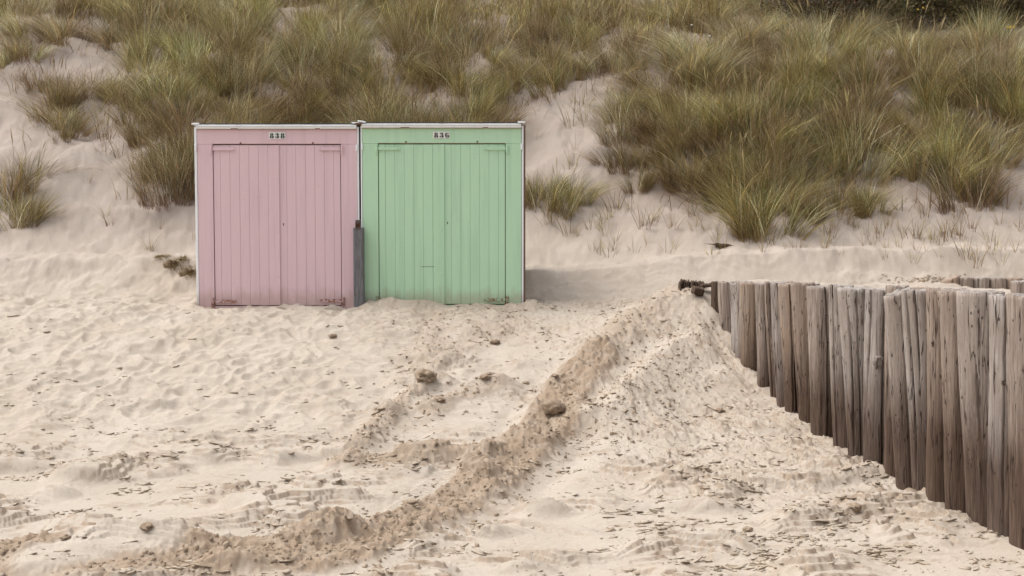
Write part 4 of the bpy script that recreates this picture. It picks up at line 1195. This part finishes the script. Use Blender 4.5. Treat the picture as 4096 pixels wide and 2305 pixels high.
G1 = 'marram tussocks on the dune'
named = [
 (60, 900, 1.0, 0, 'tall marram tussock at the left edge, lowest on the slope'),
 (15, 790, 1.05, 2, 'marram tussock behind the lowest one at the left edge'),
 (105, 745, 0.85, 5, 'thin marram tussock right of the pair at the left edge'),
 (235, 440, 0.85, 1, 'spreading tussock alone below the bare pocket at upper left'),
 (265, 560, 0.55, 5, 'small upright tussock below the spreading one at upper left'),
 (720, 790, 1.05, 3, 'tall marram tussock with golden stems just left of the pink cabin'),
 (660, 740, 0.9, 0, 'marram tussock left of the golden stemmed one by the pink cabin'),
 (760, 690, 1.0, 1, 'marram tussock behind the golden stemmed one, touching the pink cabin roof'),
 (2160, 835, 0.95, 0, 'green marram tussock against the right side of the mint cabin'),
 (2240, 840, 0.85, 5, 'middle tussock of the green group right of the mint cabin'),
 (2300, 805, 0.6, 5, 'rightmost small tussock of the green group by the mint cabin'),
 (2110, 325, 1.0, 7, 'brown arching tussock overhanging the top of the bare sand gully'),
 (2280, 315, 1.0, 2, 'wide brown tussock right of the one overhanging the sand gully'),
 (2540, 690, 0.75, 0, 'upright tussock on the right bank of the sand gully'),
 (2470, 680, 0.62, 5, 'slender tussock standing at the edge of the sand gully'),
 (2560, 760, 0.65, 0, 'reddish based tussock at the foot of the gully bank'),
 (3060, 935, 1.2, 0, 'bright green tussock lowest on the dune above the broken stumps'),
 (2985, 880, 0.95, 5, 'green tussock behind the bright green one above the stumps'),
 (2900, 800, 1.1, 7, 'dark arching tussock left of the bright green tussock'),
 (2800, 760, 1.1, 2, 'brown tussock with drooping straw, left of the dark arching one'),
 (3230, 880, 0.7, 0, 'small tussock right of the bright green one on the low sand'),
 (3390, 850, 0.75, 5, 'medium tussock in the middle of the low right sand'),
 (3480, 860, 0.7, 0, 'tussock with brown base, right of the medium one on the low sand'),
 (3870, 825, 1.2, 0, 'large dark green tussock standing apart at the right'),
 (3790, 745, 0.95, 7, 'brown tussock behind the large dark green one at right'),
 (4010, 600, 1.1, 7, 'broad brown tussock at the right edge above the bare sand'),
 (3700, 700, 0.95, 2, 'brown tussock left of the large dark green tussock'),
 (3220, 560, 1.25, 2, 'high domed tussock with streaming brown blades above the low sand'),
 (3700, 380, 1.15, 1, 'domed tussock above the small bare hollow at right'),
]
placed = []
for u, v, s, va, lab in named:
    o, x, y = put_grass('marram_tussock', BIG, u, v, s, lab, 'grass tussock', G1, va); placed.append((x, y))

MAP = [
 "##########################      ",
 "##########################      ",
 "###########################+++++",
 "#   ###########+################",
 "#   ####+#####  ############+###",
 ".+..####.###.+##++ ######### ###",
 "  #+########+.##  .########  ###",
 " ...########..##  .########+ ###",
 "  +.+##########    +##########+#",
 "   ..##########    .++######++# #",
 "    .+########      +###### +## ",
 "    .+########      +####++  +  ",
 ".    .                .##+.  +. ",
 "                 ...   #..+... .",
 "                 .. ....+..... .",
 "                   .. . ........",
]
dens_shared = {
 'silver': 'pale silvery marram tussock in the closed grass',
 'green': 'green marram tussock in the closed grass',
 'brown': 'brown tangled marram tussock in the closed grass',
}
cand = []
for r_i, row in enumerate(MAP):
    for c_i, ch in enumerate(row[:32]):
        u0, v0 = c_i * 128, r_i * 64
        if ch == '#': n = 1.7 if c_i > 17 and r_i > 3 else 1.1
        elif ch == '+': n = 0.8
        else: n = 0
        k = int(n) + (R.random() < n - int(n))
        for _ in range(k):
            cand.append((u0 + R.uniform(0, 128), v0 + R.uniform(0, 64), ch))
R.shuffle(cand)
inst = []
stuffc = []
for u, v, ch in cand:
    x, y = ground_uv(u, v)
    if HUT_L - 0.3 < x < HUT_R + 0.3 and y < 16.15: continue
    if any((x - a) ** 2 + (y - b) ** 2 < 0.26 ** 2 for a, b in placed): continue
    placed.append((x, y)); inst.append((u, v, x, y, ch))
inst.sort(key=lambda q_: q_[3])
for i, (u, v, x, y, ch) in enumerate(inst):
    if i < 268:
        side = ('far left' if u < 700 else 'above the pink cabin' if u < 1440 else 'above the mint cabin' if u < 2100 else
                'between the sand gully and the dark thicket' if u < 2900 else 'above the middle of the groyne posts' if u < 3500 else 'at the far right')
        hi = gnoise(u / 420.0, v / 160.0, 300)
        if v < 330 + 60 * hi: va = R.choice([6, 6, 3, 6, 1, 4, 2]); key = 'silver' if va in (6, 3, 4) else ('green' if va == 1 else 'brown')
        elif hi > 0.05: va = R.choice([0, 0, 5, 3, 1]); key = 'green'
        else: va = R.choice([2, 7, 7, 4, 1]); key = 'brown'
        s = R.uniform(0.72, 1.08) * (0.8 if ch == '+' else 1.0)
        put_grass('marram_tussock', BIG, u, v, s, dens_shared[key] + ', ' + side, 'grass tussock', key + ' tussocks of the closed grass cover ' + side, va, (x, y))
    else: stuffc.append((x, y))
# sprigs on the open sand
sprigs = []
for r_i, row in enumerate(MAP):
    for c_i, ch in enumerate(row[:32]):
        n = {'.': 3.0, '+': 1.6, '#': 0.0, ' ': 0.12}[ch]
        if r_i >= 13 and ch == '.': n = 3.4
        k = int(n) + (R.random() < n - int(n))
        for _ in range(k):
            u, v = (c_i + R.random()) * 128, (r_i + R.random()) * 64
            if u < 1500 and v > 700 and not (350 < u < 780): 
                if R.random() < 0.7: continue
            x, y = ground_uv(u, v)
            if HUT_L - 0.1 < x < HUT_R + 0.1 and y < 16: continue
            sprigs.append((u, v, x, y))
for u, v in ((600, 1010), (590, 1012), (775, 960), (420, 870), (640, 915), (500, 800), (560, 780), (350, 740), (2400, 1020), (2440, 1030), (2700, 900), (2730, 870), (2850, 1020),
             (3540, 1050), (3660, 1060), (3760, 1050), (3900, 1075), (3860, 1040), (4000, 1065), (2630, 880), (2760, 880), (3050, 1010), (3160, 1015), (3300, 1000)):
    x, y = ground_uv(u, v); sprigs.append((u, v, x, y))
sprigs = sprigs[:285]
for u, v, x, y in sprigs:
    low = v > 860
    s = R.uniform(0.45, 0.85) if low else R.uniform(0.7, 1.15)
    sd = 'left of the pink cabin' if u < 790 else ('above the cabin roofs' if u < 2090 else ('right of the mint cabin' if u < 2600 else ('above the broken stumps' if u < 3100 else 'above the middle groyne posts' if u < 3600 else 'at the right edge')))
    put_grass('grass_sprig', SMALL, u, v, s, 'small sparse sprig of marram grass on bare sand ' + sd, 'grass sprig', 'sprigs of marram ' + sd, None, (x, y))

# the farthest tussocks and the dead thatch, nobody could count them
def stuff_grass(name, pts, per, height, mixw, label, seed, width=0.007, spread=0.4, rad=0.25, seg=3, lenvar=0.5):
    pts = np.array(pts); g = np.random.default_rng(seed)
    rep = np.repeat(pts, per, 0)
    jx = g.normal(0, rad, len(rep)); jy = g.normal(0, rad, len(rep))
    X, Y = rep[:, 0] + jx, rep[:, 1] + jy
    Z = H(X, Y) - 0.02
    P, Q, C = blades(len(X), 1.0, height, spread, mixw, 0.1, width, seg, 0, seed, (X, Y, Z), lenvar=lenvar)
    o = bpy.data.objects.new(name, grass_mesh(name, P, Q, C)); tag(link(o), label, None, None, 'stuff')
far_pts = list(stuffc)
for _ in range(170):
    y = R.uniform(22.5, 36); x = R.uniform(-0.5, 0.5) * y
    if x / y > 0.19: continue
    far_pts.append((x, y))
stuff_grass('distant_marram', far_pts, 150, 0.95, dict(straw=2.5, brown=5, green=1.5, silver=0.6), 'brownish marram grass beyond the dune top', 5, 0.010, 0.35, 0.3)
th = []
for r_i, row in enumerate(MAP[:12]):
    for c_i, ch in enumerate(row[:32]):
        for _ in range({'#': 2, '+': 1}.get(ch, 0)):
            x, y = ground_uv((c_i + R.random()) * 128, (r_i + R.random()) * 64)
            if not (HUT_L - 0.2 < x < HUT_R + 0.2 and y < 16.1): th.append((x, y))
stuff_grass('dead_grass_thatch', th, 26, 0.42, dict(straw=3, brown=4, green=2, silver=1), 'short dead grass and litter between the tussocks', 6, 0.007, 0.6, 0.28)

rp = []
for u, v, k in ((752, 1095, 26), (700, 1070, 30), (650, 1035, 18), (735, 1045, 10), (770, 1110, 14)):
    for _ in range(k):
        x, y = ground_uv(u + R.gauss(0, 16), v + R.gauss(0, 10)); rp.append((x, y))
stuff_grass('root_fibres', rp, 30, 0.07, dict(root=4, straw=0.3), 'brown root fibres and dry debris left of the pink cabin', 9, 0.004, 0.9, 0.03)

# ------------------------------------------------------------------ shrubs at the top, flowers
def shrub_mesh(seed, n=2600, cols=((0.06, 0.058, 0.024), (0.10, 0.075, 0.032), (0.13, 0.085, 0.04))):
    g = np.random.default_rng(seed)
    blobs = [(g.normal(0, 0.45), g.normal(0, 0.35), g.uniform(0.3, 0.95), g.uniform(0.22, 0.42)) for _ in range(16)]
    bi = g.integers(0, len(blobs), n); B = np.array(blobs)[bi]
    dvec = g.normal(0, 1, (n, 3)); dvec /= np.linalg.norm(dvec, axis=1)[:, None]
    c = B[:, :3] + dvec * (B[:, 3] * g.uniform(0.55, 1.05, n))[:, None]
    s = g.uniform(0.012, 0.026, n)
    a = g.normal(0, 1, (n, 3)); a /= np.linalg.norm(a, axis=1)[:, None]
    b = np.cross(a, g.normal(0, 1, (n, 3))); b /= np.linalg.norm(b, axis=1)[:, None]
    P = np.stack([c - a * s[:, None] * 1.6, c + b * s[:, None] * 0.7, c + a * s[:, None] * 1.6, c - b * s[:, None] * 0.7], 1).reshape(-1, 3)
    Q = np.arange(n * 4).reshape(-1, 4)
    col = np.array(cols)[g.integers(0, len(cols), n)] * g.uniform(0.6, 1.4, n)[:, None]
    C = np.repeat(col, 4, 0)
    return grass_mesh('foliage', P, Q, C, M_SHRUB)
def stems_mesh():
    V = []; Fc = []
    for k in range(9):
        a = k * 0.7; dx, dy = 0.45 * math.cos(a), 0.35 * math.sin(a)
        b = len(V)
        for t in (0, 0.5, 1):
            r_ = 0.018 * (1 - 0.7 * t)
            for j in range(4): V.append((dx * t ** 1.3 + r_ * math.cos(j * 1.571), dy * t ** 1.3 + r_ * math.sin(j * 1.571), -0.1 + 0.95 * t))
        for t in range(2):
            for j in range(4):
                jj = (j + 1) % 4; Fc.append((b + t * 4 + j, b + t * 4 + jj, b + t * 4 + 4 + jj, b + t * 4 + 4 + j))
    return poly_mesh('stem', V, Fc, M_TWIG)
SH = [shrub_mesh(1), shrub_mesh(2), shrub_mesh(3, cols=((0.16, 0.10, 0.048), (0.11, 0.07, 0.034), (0.20, 0.125, 0.06)))]
STM = stems_mesh()
def shrub(x, y, s, k, label, group):
    e = empty('shrub', (x, y, float(Hbase(x, y)) - 0.05)); e.scale = (s, s, s * R.uniform(0.85, 1.1)); e.rotation_euler = (0, 0, R.uniform(0, 6))
    tag(e, label, 'shrub', group)
    part('foliage', SH[k], e); part('stem', STM, e)
for i in range(30):
    u = 3150 + 1080 * ((i % 15) / 14) + R.uniform(-25, 25); v = (118 if i < 15 else 62) - 18 * (i % 15 < 2)
    x, y = ground_uv(u, v)
    shrub(x, y, R.uniform(0.85, 1.15) * (0.6 if i % 15 < 2 else 1), i % 2, 'dark green shrub in the thicket at the top right beyond the dune grass', 'dark shrubs beyond the dune at top right')
for i, (t, lab) in enumerate(((-0.22, 'brown shrub beyond the grass above the left part of the pink cabin'), (-0.17, 'brown shrub beyond the grass above the right part of the pink cabin'),
                 (-0.13, 'small brown shrub beyond the grass above the gap between the cabins'), (0.12, 'brown shrub beyond the grass, leftmost of two near the dark thicket'),
                 (0.17, 'brown shrub beyond the grass, touching the dark thicket'))):
    y = 25 + (i % 2); shrub(t * y, y, 1.0, 2, lab, 'brown shrubs beyond the dune')
shrub(*ground_uv(3330, 585), 0.40, 0, 'small dark shrub among the tussocks right of the domed tussock', 'lone shrubs')
for o_ in [o for o in COL.objects if o.get('group') == 'lone shrubs']: del o_['group']

def flower(u, v, hgt, mat, label, n=5, rr=0.02):
    x, y = ground_uv(u, v + hgt * 210)
    e = empty('wildflower', (x, y, float(H(x, y)))); tag(e, label, 'flower', 'wildflowers in the dune grass')
    V = []; Fc = []
    for t in range(3):
        for j in range(3): V.append((0.004 * math.cos(j * 2.1) + 0.02 * t, 0.004 * math.sin(j * 2.1), hgt * t / 2))
    for t in range(2):
        for j in range(3):
            jj = (j + 1) % 3; Fc.append((t * 3 + j, t * 3 + jj, t * 3 + 3 + jj, t * 3 + 3 + j))
    part('stalk', poly_mesh('stalk', V, Fc, M_STALK), e)
    V = []; Fc = []
    for k in range(n):
        cx, cy, cz = 0.04 + R.gauss(0, rr * 1.5) * (n > 1), R.gauss(0, rr) * (n > 1), hgt + R.gauss(0, rr * 0.6)
        b = len(V); V.append((cx, cy - 0.004, cz + rr * 0.45))
        for j in range(7): V.append((cx + rr * 0.8 * math.cos(j * 0.8976), cy + rr * 0.55 * math.sin(j * 0.8976), cz + rr * 0.1 * math.sin(j * 3.1)))
        V.append((cx, cy, cz - rr * 0.4))
        for j in range(7): Fc.append((b, b + 1 + j, b + 1 + (j + 1) % 7)); Fc.append((b + 8, b + 1 + (j + 1) % 7, b + 1 + j))
    part('bloom', poly_mesh('bloom', V, Fc, mat), e)
flower(1898, 55, 1.05, M_YELLOW, 'yellow flower cluster high in the grass above the mint cabin', 6)
flower(3120, 118, 1.0, M_YELLOW, 'single yellow flower in the silvery grass right of centre', 2)
flower(3672, 60, 1.1, M_YELLOW, 'yellow flower cluster near the dark thicket', 5)
flower(4020, 145, 1.0, M_YELLOW, 'bright yellow flower cluster near the top right corner', 9, 0.024)
flower(2868, 445, 0.7, M_YELLOW, 'yellow flower low among the brown tussocks', 3)
flower(2898, 440, 0.7, M_YELLOW, 'second yellow flower just right of the low one', 2, 0.014)
flower(2755, 118, 1.0, M_PETAL, 'highest of the three white flowers in the silvery grass', 1, 0.028)
flower(2772, 160, 1.0, M_PETAL, 'middle of the three white flowers in the silvery grass', 1, 0.03)
flower(2826, 172, 1.0, M_PETAL, 'lowest right of the three white flowers in the silvery grass', 1, 0.03)
